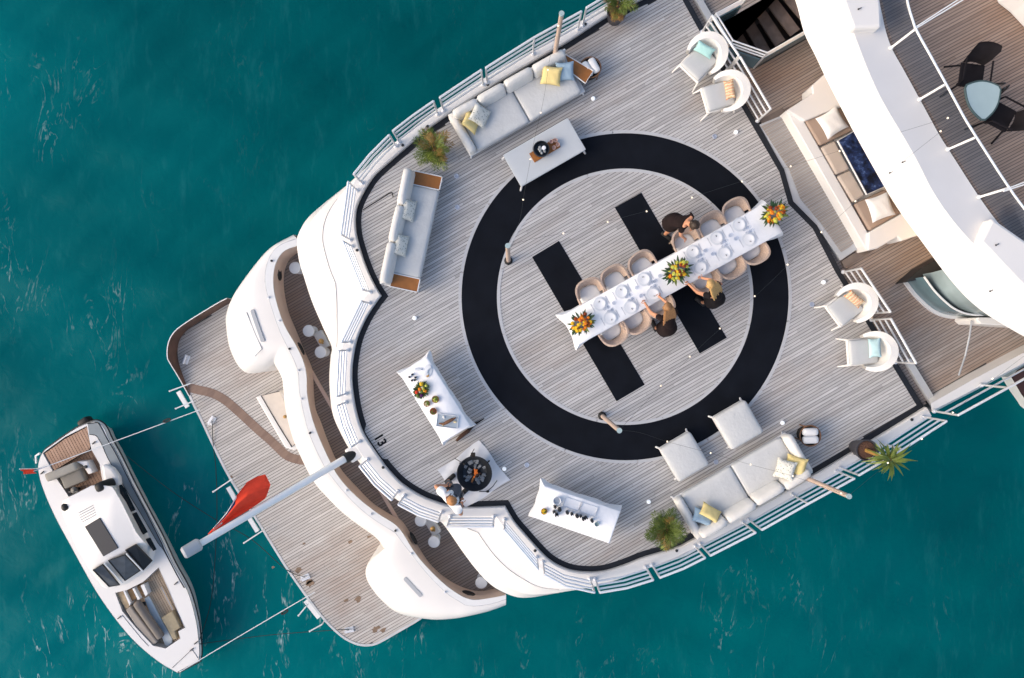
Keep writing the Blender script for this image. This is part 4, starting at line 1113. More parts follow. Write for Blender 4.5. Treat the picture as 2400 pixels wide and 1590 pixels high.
# coffee table
t = thing('coffee_table', 'pale grey slab coffee table overlapping the black ring', 'table', (.744, 4.288, 0), R(29.9))
mb = MB(); mb.rbox((0, 0, .335), (1.72, .85, .05), .02); mb.build('tabletop', M['tile'], t, True, True)
mb = MB(); mb.box((0, 0, .28), (1.6, .74, .05)); mb.build('apron', M['trim'], t)
for sx in (-1, 1):
    for sy in (-1, 1):
        mb = MB(); mb.tube([(sx * .87, sy * .43, 0), (sx * .80, sy * .37, .31)], .024, 8); mb.build('leg', M['trim'], t)
t = tag(MB().box((0, 0, .012), (.70, .24, .024)).build('serving_board', M['brownwood'], bevel=.006), 'brown wooden serving board on the coffee table', 'board')
t.location = P(1277, 353, .362); t.rotation_euler = (0, 0, R(31))
t = thing('terrarium_bowl', 'dark glass bowl with a white candle on the coffee table', 'bowl', P(1268, 353, .386))
mb = MB(); mb.lathe([(.09, 0), (.17, .05), (.19, .12), (.18, .17), (.165, .17), (.17, .12), (.15, .06), (0, .05)], 24); mb.build('bowl', M['gunmetal'], t, True)
for k in range(9):
    mb = MB(); mb.sphere((0, 0, 0), .05, 7, 5, (1, .8, .7)); o = mb.build('pebble', M['ash'], t, True); a = k * 2.4; o.location = (.09 * math.cos(a) * (k % 3) / 2, .09 * math.sin(a) * (k % 3) / 2, .13); o.rotation_euler = (k, k * 2, k)
mb = MB(); mb.lathe([(.045, 0), (.045, .12), (0, .125)], 14, (.055, .01, .08)); mb.build('candle', M['china'], t, True)
for k, (x, y) in enumerate(((1292, 334), (1302, 331), (1307, 341), (1298, 348))):
    t = tag(MB().lathe([(.03, 0), (.045, .03), (.045, .08), (.038, .08), (.038, .03), (0, .02)], 14).build('candle_cup', mat('blush_glass_cup', (.62, .42, .36), .3, coat=.5) if k == 0 else bpy.data.materials['blush_glass_cup'], None, True), 'blush tealight cup, ' + ('upper left', 'upper right', 'lower right', 'lower left')[k] + ' of four on the serving board', 'candle cup', 'tealight cups on the serving board')
    t.location = P(x, y, .387)

# towel baskets
def towel_basket(label, x, y, yaw):
    t = thing('towel_basket', label, 'basket', P(x, y, 0), yaw, 'baskets of rolled towels'); t.scale = (.92, .92, .95)
    mb = MB(); mb.lathe([(.19, .0), (.22, .10), (.235, .36), (.245, .37), (.235, .38), (.22, .36), (.20, .10), (0, .06)], 22); mb.build('basket', M['char'], t, True)
    mb = MB()
    for k in range(4): mb.tube([(.25 * math.cos(k * PI / 2 + .4), .25 * math.sin(k * PI / 2 + .4), 0), (.255 * math.cos(k * PI / 2 + .4), .255 * math.sin(k * PI / 2 + .4), .40)], .016, 6)
    mb.tube([(.257 * math.cos(2 * PI * k / 24), .257 * math.sin(2 * PI * k / 24), .39) for k in range(24)], .016, 6, closed=True)
    mb.build('wooden_frame', mat('mid_brown_frame', (.20, .10, .05), .5), t, True)
    for k, dy in enumerate((-.098, .098)):
        mb = MB(); mb.rbox((0, dy, .38), (.40, .20, .17), .08, .01); mb.build('rolled_towel', M['pillow'], t, True, True)
towel_basket('basket of rolled white towels beside the coffee-table sofa', 1380, 172, R(118))
towel_basket('basket of rolled white towels beside the ottoman sofa', 1884, 1017, R(2))

# white barrel armchairs
def barrel(mb, r, a0, a1, z0f, z1f, lean, th, n=26, sx=1.0, sq=1.0, taper=0.0):
    """curved back shell: angle a is measured from straight behind"""
    ri, ro = [[], []], [[], []]
    for k in range(n + 1):
        a = a0 + (a1 - a0) * k / n
        f = abs(a) / max(abs(a0), abs(a1))
        z0, z1 = z0f(f), z1f(f)
        c, s_ = -math.copysign(abs(math.cos(a)) ** sq, math.cos(a)), math.copysign(abs(math.sin(a)) ** sq, math.sin(a))
        for i, (z, rr_) in enumerate(((z0, r), (z1, r + lean * (1 - f * .35)))):
            tt = th * (1 - taper * f * f)
            ri[i].append((c * (rr_ - tt / 2) * sx, s_ * (rr_ - tt / 2), z)); ro[i].append((c * (rr_ + tt / 2) * sx, s_ * (rr_ + tt / 2), z))
    rings_ = [ri[0], ri[1], ro[1], ro[0], ri[0]]
    mb.loft(rings_)
    for e in (0, n): mb.add([ri[0][e], ri[1][e], ro[1][e], ro[0][e]], [(0, 1, 2, 3), (3, 2, 1, 0)])
    return mb
def armchair(label, x, y, yaw):
    p = P(x, y, .4)
    t = thing('armchair', label, 'armchair', (p.x, p.y, 0), yaw, 'white barrel armchairs')
    mb = MB(); barrel(mb, .36, R(-114), R(114), lambda f: .40, lambda f: .80 - .20 * f ** 2, .06, .17, sx=1.0, taper=.6); mb.build('back_shell', M['whiteweave'], t, True, False, 40)
    mb = MB(); mb.rbox((.12, 0, .38), (.70, .62, .07), .03); mb.build('seat_frame', M['whiteweave'], t, True, True)
    mb = MB(); mb.rbox((.13, 0, .45), (.64, .57, .13), .05, .02); mb.build('seat_cushion', M['seatgrey'], t, True, True)
    for sx, sy, ex, ey in ((.40, .28, .52, .33), (.40, -.28, .52, -.33), (-.20, .24, -.28, .36), (-.20, -.24, -.28, -.36)):
        mb = MB(); mb.tube([(ex, ey, 0), (sx, sy, .40)], .022, 8, radii=[.017, .028]); mb.build('leg', M['whiteweave'], t, True)
armchair('white barrel armchair with a mint cushion by the stair railing', 1646, 140, R(226))
armchair('white barrel armchair with a striped cushion, next to the mint one', 1695, 224, R(196))
armchair('white barrel armchair with an orange striped cushion near the curved glass', 1989, 715, R(217))
armchair('white barrel armchair with a sea-blue cushion, nearest the starboard rail', 2033, 824, R(184))
G2 = 'cushions on the barrel armchairs'
scatter_cushion(1651, 117, .66, .44, .24, .13, R(-30), R(35), M['mint'], 'mint green lumbar cushion on the armchair by the stair railing', G2)
scatter_cushion(1710, 210, .66, .44, .22, .13, R(-82), R(30), M['ikat'], 'orange and grey striped roll cushion on the second armchair by the stairs', G2)
scatter_cushion(2003, 701, .66, .44, .22, .13, R(-40), R(30), M['ikat'], 'orange striped cushion on the armchair near the curved glass', G2)
scatter_cushion(2050, 816, .66, .44, .26, .13, R(-86), R(30), M['ombre'], 'pale sea-blue cushion on the armchair nearest the starboard rail', G2)
scatter_cushion(1950, 288, .50, .56, .56, .16, R(32), R(3), M['pillow'], 'white pillow on the upper corner seat of the lounge', 'white lounge pillows')
scatter_cushion(2063, 486, .50, .56, .56, .16, R(20), R(3), M['pillow'], 'white pillow on the lower corner seat of the lounge', 'white lounge pillows')
# lounge table
t = thing('lounge_table', 'long navy marbled table of the built-in lounge under the overhang', 'table', P(2027, 381, 0))
q = [p - Vector((t.location.x, t.location.y, 0)) for p in PL([(1964, 330), (2010, 303), (2086, 432), (2032, 456)], .48)]
mb = MB(); mb.prism(q, .42, .475); mb.build('tabletop', None, t)
m, nt, b = newmat('navy_marble')
nz = nt.nodes.new('ShaderNodeTexNoise'); nz.inputs['Scale'].default_value = 5; nz.inputs['Detail'].default_value = 8; nz.inputs['Roughness'].default_value = .75
tcn = nt.nodes.new('ShaderNodeTexCoord'); nt.links.new(tcn.outputs['Object'], nz.inputs['Vector'])
cr = nt.nodes.new('ShaderNodeValToRGB'); cr.color_ramp.elements[0].position = .42; cr.color_ramp.elements[0].color = (.004, .006, .014, 1); cr.color_ramp.elements[1].position = .72; cr.color_ramp.elements[1].color = (.22, .34, .62, 1)
x_ = cr.color_ramp.elements.new(.56); x_.color = (.02, .04, .13, 1)
nt.links.new(nz.outputs['Fac'], cr.inputs['Fac']); nt.links.new(cr.outputs[0], b.inputs['Base Color']); b.inputs['Roughness'].default_value = .3
t.children[0].data.materials.append(m)
mb = MB(); mb.tube([q[0] + Vector((0, 0, .48)) - Vector((0, 0, .48)), q[3]], .018, 6)
mb = MB(); mb.tube([Vector((a.x, a.y, .46)) for a in q], .022, 6, closed=True); mb.build('rim', M['trim'], t)
mb = MB(); mb.box((.02, 0, .20), (.3, .9, .44), rz=R(30)); mb.build('pedestal', M['trim'], t)

# ------------------------------------------------------------------ tables under linen
def draped(L, W, zt, drop, name, folds=26, flare=.10):
    """linen: flat top, hanging sides with folds, corners swinging out"""
    per = []
    nx, ny = 40, 14
    for k in range(nx): per.append((-L / 2 + L * k / nx, -W / 2, 0, -1))
    for k in range(ny): per.append((L / 2, -W / 2 + W * k / ny, 1, 0))
    for k in range(nx): per.append((L / 2 - L * k / nx, W / 2, 0, 1))
    for k in range(ny): per.append((-L / 2, W / 2 - W * k / ny, -1, 0))
    rings_ = [[], [], [], []]
    for i, (x, y, nx_, ny_) in enumerate(per):
        cx, cy = abs(abs(x) - L / 2), abs(abs(y) - W / 2)
        near = max(0, 1 - (cx + cy) / .22)
        dxc, dyc = math.copysign(1, x) * .707, math.copysign(1, y) * .707
        wv = .005 * math.sin(i * .9 + 3 * L) + .007 * math.sin(i * .37 + L) + .006 * math.sin(i * .21)
        for k, (z, o_) in enumerate(((zt, -.012), (zt - .012, 0), (zt - drop * .5, .006), (zt - drop, .016))):
            q = (k / 3) ** 1.3 if k > 1 else 0
            ex = x + nx_ * (o_ + wv * q) + dxc * flare * near * q
            ey = y + ny_ * (o_ + wv * q) + dyc * flare * near * q
            rings_[k].append((ex, ey, z))
    mb = MB(); mb.loft(rings_[::-1], closed=True, cap1=False)
    gx, gy = 24, 6
    top = rings_[0]
    vs = list(top); mb2 = []
    mb.add(vs, [tuple(range(len(vs)))])
    return mb.mesh(name, True, True, 50)
def trestle(label, loc, yaw, L, W, group):
    t = thing('trestle_table', label, 'table', loc, yaw, group)
    mb = MB(); mb.box((0, 0, .715), (L - .05, W - .05, .04)); mb.build('tabletop', M['polewood'], t)
    for sx in (-1, 1):
        for sy in (-1, 1):
            mb = MB(); mb.tube([(sx * (L / 2 - .18), sy * (W / 2 - .10), 0), (sx * (L / 2 - .18), sy * (W / 2 - .10), .70)], .022, 8); mb.build('leg', M['darksteel'], t)
    return t
def linen(label, loc, yaw, L, W, drop, flare=.12):
    me = draped(L, W, .75, drop, 'tablecloth', flare=flare); me.materials.append(M['cloth'])
    return tag(inst(me, 'tablecloth', None, loc, (0, 0, yaw)), label, 'tablecloth', 'white linen cloths on the tables')
DT, DYAW = Vector((3.60, 1.463, 0)), R(29.0)
trestle('long narrow dining table under the longest white cloth', DT, DYAW, 5.2, .74, 'tables under white linen')
linen('long white cloth on the dining table across the H', DT, DYAW, 5.22, .76, .42, .13)
B1, B1Y = Vector((-1.73, -1.357, 0)), R(-58)
trestle('buffet table under the cloth with the fruit and vegetable display', B1, B1Y, 1.82, .72, 'tables under white linen')
linen('white cloth on the buffet table with the vegetable display', B1, B1Y, 1.84, .73, .40, .12)
B2, B2Y = Vector((1.448, -3.93, 0)), R(-18.8)
trestle('drinks table under the cloth with rows of dark bottles', B2, B2Y, 1.80, .74, 'tables under white linen')
linen('white cloth on the drinks table with the dark bottles', B2, B2Y, 1.82, .76, .40, .10)

# rattan dining chairs
def dining_chair(label, x, y, yaw):
    p = P(x, y, .5)
    t = thing('dining_chair', label, 'chair', (p.x, p.y, 0), yaw, 'rattan dining chairs')
    return t
cm_ = {}
mb = MB(); barrel(mb, .245, R(-90), R(90), lambda f: .46 + .02 * f, lambda f: .80 - .13 * f ** 2, .105, .04, 26, 1.0, .72); cm_['back_shell'] = (mb.mesh('back_shell', True, False, 40), M['rattan'])
mb = MB(); mb.tube([(-.02, .305, .66), (.14, .30, .655), (.27, .285, .63), (.27, .27, .0)], .032, 8, radii=[.03, .026, .024, .018]); cm_['arm1'] = (mb.mesh('arm', True), M['rattan'])
mb = MB(); mb.tube([(-.02, -.305, .66), (.14, -.30, .655), (.27, -.285, .63), (.27, -.27, .0)], .032, 8, radii=[.03, .026, .024, .018]); cm_['arm2'] = (mb.mesh('arm', True), M['rattan'])
mb = MB(); mb.rbox((.03, 0, .40), (.50, .52, .08), .035); cm_['seat_frame'] = (mb.mesh('seat_frame', True, True), M['rattan'])
mb = MB()
ringc = []
prof_ = [(.0, .47), (.20, .472), (.236, .465), (.245, .445), (.24, .425), (0, .42)]
for r_c, z_ in prof_:
    ringc.append([(.03 + r_c * math.copysign(abs(math.cos(2 * PI * k / 24)) ** .7, math.cos(2 * PI * k / 24)), r_c * math.copysign(abs(math.sin(2 * PI * k / 24)) ** .7, math.sin(2 * PI * k / 24)), z_) for k in range(24)])
mb.loft(ringc[::-1], closed=True); cm_['seat_cushion'] = (mb.mesh('seat_cushion', True, True, 60), M['seatpad'] if 'seatpad' in M else mat('white_seat_pad', (.72, .735, .75), .9, var=.03, bump=.2, bscale=200, spec=.2))
mb = MB(); mb.tube([(0, 0, 0), (0, 0, .40)], .022, 8, radii=[.016, .025]); cm_['leg'] = (mb.mesh('leg', True), M['rattan'])
for k_, (me, m_) in cm_.items(): me.materials.append(m_)
# rows along the two long sides
def side_pts(t_, off): # along the table, metres from its middle; off: sideways
    c, s_ = math.cos(DYAW), math.sin(DYAW)
    return Vector((DT.x + c * t_ - s_ * off, DT.y + s_ * t_ + c * off, 0))
up_t = [(385, 1010), (625, 885), (865, 750), (1262, 548), (1500, 408), (1722, 285)]
lo_t = [(600, 1372), (815, 1255), (1035, 1120), (1440, 890), (1660, 750), (1890, 628)]
SIDEN = ('upper', 'lower')
for sidx, row in enumerate((up_t, lo_t)):
    for i, (cx, cy) in enumerate(row):
        px_, py_ = 1280 + cx * .2551, 430 + cy * .2551
        yaw = DYAW + (-PI / 2 if sidx == 0 else PI / 2) + random.uniform(-.14, .14)
        px_ += (3, -3)[sidx] + random.uniform(-2.5, 2.5); py_ += (5, -5)[sidx] + random.uniform(-2.5, 2.5)
        t = dining_chair('rattan chair, %s from left, %s side of the dining table' % (ORD[i], SIDEN[sidx]), px_, py_, yaw)
        for nm in ('back_shell', 'arm1', 'arm2', 'seat_frame', 'seat_cushion'):
            inst(cm_[nm][0], 'arm' if nm.startswith('arm') else nm, t)
        for lx, ly in ((-.18, .2), (-.18, -.2)): inst(cm_['leg'][0], 'leg', t, (lx, ly, 0))

# place settings
M['silver'] = mat('pale_silver', (.60, .62, .66), .4, .2)
ps_up = [(495, 1108), (695, 997), (900, 880), (1350, 630), (1568, 503), (1775, 380)]
ps_lo = [(590, 1237), (778, 1138), (985, 1018), (1420, 775), (1640, 643), (1862, 517)]
me_ch = MB().lathe([(0, .004), (.10, .004), (.155, .012), (.158, .016), (.15, .016), (.10, .009), (0, .009)], 30).mesh('charger_plate', True); me_ch.materials.append(M['charger'])
me_pl = MB().lathe([(0, .0), (.07, .0), (.115, .016), (.118, .021), (.105, .020), (.07, .010), (0, .010)], 28).mesh('dinner_plate', True); me_pl.materials.append(M['china'])
me_cd = MB().box((0, 0, .008), (.032, .009, .016), rz=.6).box((.012, .012, .004), (.02, .008, .008), rz=-.4).mesh('name_holder'); me_cd.materials.append(M['darksteel'])
me_wg = MB().lathe([(.034, 0), (.034, .004), (.006, .010), (.005, .085), (.03, .11), (.04, .15), (.034, .195), (.032, .195), (.037, .15), (.027, .115), (0, .09)], 16).mesh('wine_glass', True); me_wg.materials.append(M['clear'])
me_tb = MB().lathe([(.032, 0), (.036, .09), (.034, .09), (.03, .008), (0, .008)], 16).mesh('tumbler', True); me_tb.materials.append(M['clear'])
me_ck = MB().box((0, 0, .003), (.19, .012, .004)).box((.08, 0, .004), (.05, .02, .004)).mesh('cutlery'); me_ck.materials.append(M['silver'])
me_nk = MB().rbox((0, 0, .012), (.16, .09, .02), .01).mesh('napkin', True, True); me_nk.materials.append(M['pillow'])
ZT = .752
for sidx, row in enumerate((ps_up, ps_lo)):
    sg = -1 if sidx == 0 else 1          # towards the middle of the table
    for i, (cx, cy) in enumerate(row):
        w = P(1280 + cx * .2551, 430 + cy * .2551, ZT)
        tail = '%s from left, %s side of the dining table' % (ORD[i], SIDEN[sidx])
        ya = DYAW
        cx_, sx_ = math.cos(ya), math.sin(ya)
        def off(a, b_): return (w.x + cx_ * a - sx_ * b_ * -sg * -1, w.y + sx_ * a + cx_ * b_ * -sg * -1, ZT)
        tag(inst(me_ch, 'charger_plate', None, w), 'pearl grey charger plate, ' + tail, 'plate', 'charger plates')
        tag(inst(me_pl, 'dinner_plate', None, w + Vector((0, 0, .014))), 'white dinner plate, ' + tail, 'plate', 'dinner plates')
        tag(inst(me_cd, 'name_holder', None, w + Vector((0, 0, .026)) + Vector((sx_ * .05 * sg, -cx_ * .05 * sg, 0)), (0, 0, ya + i)), 'dark name holder on plate ' + tail, 'holder', 'name holders on the plates')
        for a_, nm, me, l in ((.12, 'wine_glass', me_wg, 'stemmed glass'), (.03, 'tumbler', me_tb, 'clear tumbler')):
            q = Vector((w.x + cx_ * a_ + sx_ * .15 * -sg, w.y + sx_ * a_ - cx_ * .15 * -sg, ZT))
            tag(inst(me, nm, None, q), l + ' at place ' + tail, 'glass', nm.replace('_', ' ') + 's on the dining table')
        for a_, nm in ((-.19, 'fork'), (.19, 'knife')):
            q = Vector((w.x + cx_ * a_, w.y + sx_ * a_, ZT))
            tag(inst(me_ck, nm, None, q, (0, 0, ya + PI / 2)), 'steel %s at place %s' % (nm, tail), 'cutlery', nm + 's on the dining table')
# glassware along the table's spine
for k, (cx, cy) in enumerate(((620, 1100), (830, 960), (870, 1035), (1000, 900), (1045, 850), (1460, 620), (1530, 650), (1690, 480), (1740, 510))):
    tag(inst(me_tb, 'goblet', None, P(1280 + cx * .2551, 430 + cy * .2551, ZT), (0, 0, 0), (1.3, 1.3, 1.2)), 'clear goblet, %s from left along the middle of the dining table' % 'first second third fourth fifth sixth seventh eighth ninth'.split()[k], 'glass', 'goblets along the table middle')

# flower arrangements: leaves and single blooms
def leafblade(L, W, bend=.3, n=4, name='leaf'):
    mb = MB(); vs = []; fs = []
    for i in range(n + 1):
        t_ = i / n; w_ = W * math.sin(PI * min(.98, max(.06, t_)) ** .8) * .5 + .0008
        z_ = -bend * L * t_ * t_
        vs += [(L * t_, -w_, z_ + .1 * w_), (L * t_, 0, z_), (L * t_, w_, z_ + .1 * w_)]
    for i in range(n):
        for k in range(2): fs.append((i * 3 + k, i * 3 + k + 1, i * 3 + k + 4, i * 3 + k + 3))
    return mb.add(vs, fs)
me_leaf = leafblade(.17, .045, .25).mesh('leaf', True); me_leaf.materials.append(M['leafC'])
me_leaf2 = leafblade(.15, .05, .2).mesh('leaf', True); me_leaf2.materials.append(M['leafA'])
def bloom_mesh(m_):
    mb = MB(); mb.sphere((0, 0, .0), .022, 8, 5)
    for k in range(9):
        a = k * 2.399; r_ = .018 + .004 * (k % 3)
        mb.sphere((r_ * math.cos(a), r_ * math.sin(a), -.004 + .006 * (k % 2)), .017, 6, 4, (1, .75, .6))
    me = mb.mesh('flower', True); me.materials.append(m_); return me
BL = {k: bloom_mesh(M[k]) for k in ('f_yel', 'f_ora', 'f_rust', 'f_lime', 'f_red', 'f_cream', 'f_pur')}
def arrangement(label, cx, cy, L, W, yaw, tall, kinds, nl, seed):
    rs = random.Random(seed)
    t = thing('flower_arrangement', label, 'flowers', P(cx, cy, ZT), yaw, 'flower arrangements on the dining table')
    mb = MB(); mb.lathe([(.09, 0), (.11, .05), (.10, .10), (.085, .10), (0, .09)], 16, (0, 0, 0), Matrix.Diagonal((L / .3, W / .3, 1, 1))); mb.build('low_vase', M['ash'], t, True)
    for k in range(nl):
        a = rs.uniform(0, 2 * PI); e = rs.uniform(-.1, .9)
        inst(rs.choice((me_leaf, me_leaf, me_leaf2)), 'leaf', t, (math.cos(a) * L * .28, math.sin(a) * W * .28, .10 + rs.uniform(0, .06)), (rs.uniform(-.4, .4), -e, a + rs.uniform(-.3, .3)), [rs.uniform(.7, 1.25)] * 3)
    for k in range(44):
        rr_ = math.sqrt(rs.random()); a = rs.uniform(0, 2 * PI)
        s_ = rs.uniform(.8, 1.5)
        inst(BL[rs.choice(kinds)], 'flower', t, (math.cos(a) * rr_ * L * .40, math.sin(a) * rr_ * W * .40, .17 + (1 - rr_) * tall + rs.uniform(-.02, .02)), (rs.uniform(-.4, .4), rs.uniform(-.4, .4), a), (s_, s_, s_))
arrangement('orange and yellow flowers at the left end of the dining table', 1362, 757, .60, .40, R(35), .10, ('f_yel', 'f_ora', 'f_ora', 'f_rust', 'f_yel'), 46, 3)
arrangement('yellow and rust flowers in the middle of the dining table', 1585, 637, .68, .42, R(38), .10, ('f_yel', 'f_rust', 'f_ora', 'f_lime', 'f_yel', 'f_lime'), 52, 5)
arrangement('amber and rust flowers at the right end of the dining table', 1810, 502, .60, .42, R(42), .10, ('f_rust', 'f_ora', 'f_yel', 'f_ora', 'f_lime'), 50, 8)

# ------------------------------------------------------------------ buffet table: vegetables, bowls, tray
t = thing('vegetable_display', 'heap of peppers, squash and greens on the buffet table', 'vegetables', P(988, 914, ZT), R(60))
for k in range(40):
    a = k * 2.4; inst(me_leaf2 if k % 3 else me_leaf, 'leaf', t, (math.cos(a) * .08, math.sin(a) * .05, .03), (0, -.3 - .5 * ((k * 7) % 5) / 5, a), (.9, .9, .9))
for k, (dx, dy, s_, m_) in enumerate(((.12, .06, .050, 'f_yel'), (.0, .03, .046, 'f_ora'), (-.09, .06, .044, 'f_red'), (-.10, -.07, .042, 'f_pur'), (.02, -.06, .036, 'f_yel'), (.06, -.02, .03, 'f_lime'), (.14, -.05, .032, 'f_lime'), (-.02, -.03, .045, 'leafA'), (-.14, .0, .045, 'leafA'), (.03, -.10, .034, 'f_ora'))):
    mb = MB(); mb.sphere((0, 0, 0), s_, 12, 8, (1, .95, .9)); mb.tube([(0, 0, s_ * .8), (.005, 0, s_ * 1.15)], .006, 5)
    o = mb.build('vegetable', M[m_], t, True); o.location = (dx, dy, .09)
def bowl(label, x, y, r, m_, grp='dip bowls on the buffet table', name='salad_bowl', z=ZT):
    t = thing(name, label, 'bowl', P(x, y, z), 0, grp)
    mb = MB(); mb.lathe([(r * .5, 0), (r * .9, .03), (r, .05), (r * .94, .05), (r * .8, .03), (0, .02)], 20); mb.build('bowl', M['brownwood'], t, True)
    for k in range(12):
        a = k * 2.4; q = r * .75 * math.sqrt(k / 12)
        mb = MB(); mb.sphere((0, 0, 0), r * .26, 6, 4, (1.3, .8, .6)); o = mb.build('food', M[m_[k % len(m_)]], t, True); o.location = (q * math.cos(a), q * math.sin(a), .045); o.rotation_euler = (0, 0, a)
bowl('bowl of green salad nearer the table middle, on the buffet table', 1021, 936, .082, ('leafA', 'f_lime', 'leafB'))
bowl('smaller bowl of green salad at the buffet table edge', 1001, 946, .072, ('leafA', 'f_cream', 'leafB'))
bowl('bowl of brown grain salad next to the serving tray', 1016, 964, .080, ('f_rust', 'leafA', 'soil'))
bowl('small bowl of lemons on the drinks table', 1275, 1198, .072, ('f_yel', 'f_yel', 'leafA'), None)
t = thing('biscuit_platter', 'clear platter with a curved row of biscuits on the buffet table', 'platter', P(1003, 870, ZT), R(75))
mb = MB(); mb.lathe([(0, .0), (.12, .0), (.13, .012), (.125, .014), (0, .006)], 24, (0, 0, 0), Matrix.Diagonal((1.2, .75, 1, 1))); mb.build('platter', M['charger'], t, True)
for k in range(8):
    mb = MB(); mb.lathe([(.032, 0), (.035, .006), (.03, .012), (0, .013)], 12); o = mb.build('biscuit', mat('golden_biscuit', (.48, .27, .08), .8, var=.3, scale=30) if k == 0 else t.children[1].data.materials[0], t, True); o.location = (-.10 + .028 * k, .03 - .00 * k + .05 * (k / 7 - .5) ** 2 * 4 * -1, .015 + .003 * k)
for k, (x, y) in enumerate(((960, 884), (967, 878), (966, 892), (974, 885), (973, 891))):
    tag(MB().lathe([(.022, 0), (.026, .04), (.022, .06), (0, .06)], 12).build('condiment_jar', M['gunmetal'], None, True), ('dark condiment jar, %s of the cluster by the buffet corner' % ('leftmost', 'topmost', 'lowest left', 'rightmost', 'lowest right')[k]), 'jar', 'condiment jars').location = P(x, y, ZT)
tag(MB().rbox((0, 0, .02), (.16, .05, .03), .01).build('folded_napkins', M['charger'], None, True, True), 'pale folded napkins beside the condiment jars', 'napkins').location = P(980, 866, ZT)
t = thing('serving_tray', 'steel serving tray with grilled fish at the buffet end', 'tray', P(1049, 987, ZT), R(-7))
mb = MB(); mb.rbox((0, 0, .015), (.48, .29, .02), .009); mb.build('tray', M['steel2'] if 'steel2' in M else mat('brushed_steel_tray', (.48, .54, .58), .35, .5), t, True, True)
mb = MB(); mb.tube([(sx * .235, sy * .14, .035) for sx, sy in ((-1, -1), (1, -1), (1, 1), (-1, 1))], .012, 6, closed=True); mb.build('tray_rim', M['steel'], t)
mb = MB(); mb.tube([(-.18, -.07, .06), (-.08, -.075, .065), (.0, -.02, .07), (.10, .05, .07), (.18, .10, .06)], .03, 8, radii=[.012, .03, .04, .034, .01]); mb.build('grilled_fish', mat('charred_fish', (.16, .075, .04), .7, var=.5, scale=20), t, True)
for k in range(14):
    mb = MB(); mb.sphere((0, 0, 0), .03, 7, 5, (1.4, .8, .5)); o = mb.build('lemon_wedge', M[('f_cream', 'charger', 'f_cream', 'f_lime')[k % 4]], t, True); a = k * 2.1; o.location = (.17 * math.cos(a), .09 * math.sin(a), .04); o.rotation_euler = (0, 0, a)

# drinks table
for k, (x, y, s_) in enumerate(((1301, 1189, 1), (1299, 1202, 1), (1312, 1196, 1.2), (1305, 1209, 1.2), (1330, 1203, 1), (1341, 1207, 1), (1353, 1211, 1.15), (1362, 1212, .9), (1367, 1218, .9), (1374, 1216, 1.1), (1388, 1222, 1))):
    t = thing('bottle', 'dark bottle, %s from the left on the drinks table' % ('first second third fourth fifth sixth seventh eighth ninth tenth eleventh'.split()[k]), 'bottle', P(x, y, ZT + .12) - Vector((0, 0, .12)), 0, 'bottles on the drinks table')
    mb = MB(); mb.lathe([(.035, 0), (.036, .15), (.03, .18), (.013, .21), (.013, .25)], 14); mb.build('bottle_body', M['gunmetal' if k % 3 else 'tinted'], t, True); t.scale = (s_, s_, .8)
    mb = MB(); mb.lathe([(.016, .25), (.016, .275), (0, .276)], 10); mb.build('stopper', M['china' if k % 2 else 'darksteel'], t, True)
tag(MB().lathe([(.07, 0), (.09, .12), (.085, .12), (.065, .01), (0, .01)], 20).build('ice_bucket', M['charger'], None, True), 'grey glass ice bucket on the drinks table', 'bucket').location = P(1305, 1172, ZT)
for k, (x0, y0) in enumerate(((1340, 1181), (1379, 1194))):
    t = thing('drinks_tray', 'clear handled tray, %s one of two on the drinks table' % ('left', 'right')[k], 'tray', P(x0, y0, ZT), B2Y, 'clear trays on the drinks table')
    mb = MB(); mb.rbox((0, 0, .01), (.36, .22, .012), .005); mb.build('tray', M['charger2'] if 'charger2' in M else mat('frosted_tray', (.74, .76, .80), .3), t, True, True)
    mb = MB(); mb.tube([(-.18, .11, .03), (-.18, -.11, .03), (.18, -.11, .03), (.18, .11, .03)], .010, 6); mb.build('tray_rim', M['steel'], t)
tag(MB().lathe([(.045, 0), (.05, .06), (.045, .06), (.04, .01), (0, .01)], 16).build('sugar_bowl', M['glasspane'], None, True), 'small pale glass bowl at the end of the bottle row', 'bowl').location = P(1398, 1228, ZT)

# ------------------------------------------------------------------ fire pit on its ground cloth
n_ = 28; vs = []; fs = []
cq = [P(1123, 1032), P(1024, 1104), P(1089, 1192), P(1195, 1125)]
for i in range(n_ + 1):
    for j in range(n_ + 1):
        u, v = i / n_, j / n_
        p = cq[0].lerp(cq[1], u).lerp(cq[3].lerp(cq[2], u), v)
        h = .012 + .018 * abs(math.sin(9 * u + 5 * v + 2 * math.sin(6 * v))) * (0.4 + .6 * math.sin(PI * u)) + .01 * math.sin(23 * v - 11 * u)
        p.z = max(.008, h); p.x += .02 * math.sin(7 * v + u); p.y += .02 * math.sin(8 * u)
        vs.append(p)
fs = [(i * (n_ + 1) + j, (i + 1) * (n_ + 1) + j, (i + 1) * (n_ + 1) + j + 1, i * (n_ + 1) + j + 1) for i in range(n_) for j in range(n_)]
tag(MB().add(vs, fs).build('drop_cloth', mat('crumpled_white_drop_cloth', (.70, .72, .76), .85, var=.05, scale=4), None, True), 'crumpled white cloth spread on the deck under the fire pit', 'cloth')
t = thing('fire_pit', 'round black fire pit with glowing embers and ash', 'fire pit', P(1114, 1103, .02))
mb = MB(); mb.lathe([(.16, .10), (.30, .18), (.385, .34), (.40, .40), (.405, .42), (.385, .42), (.365, .38), (.27, .24), (.12, .19), (0, .18)], 40); mb.build('bowl', M['gunmetal'], t, True)
for a in (.6, 2.7, 4.8):
    mb = MB(); mb.tube([(.40 * math.cos(a), .40 * math.sin(a), 0), (.24 * math.cos(a), .24 * math.sin(a), .18)], .02, 6); mb.build('leg', M['darksteel'], t)
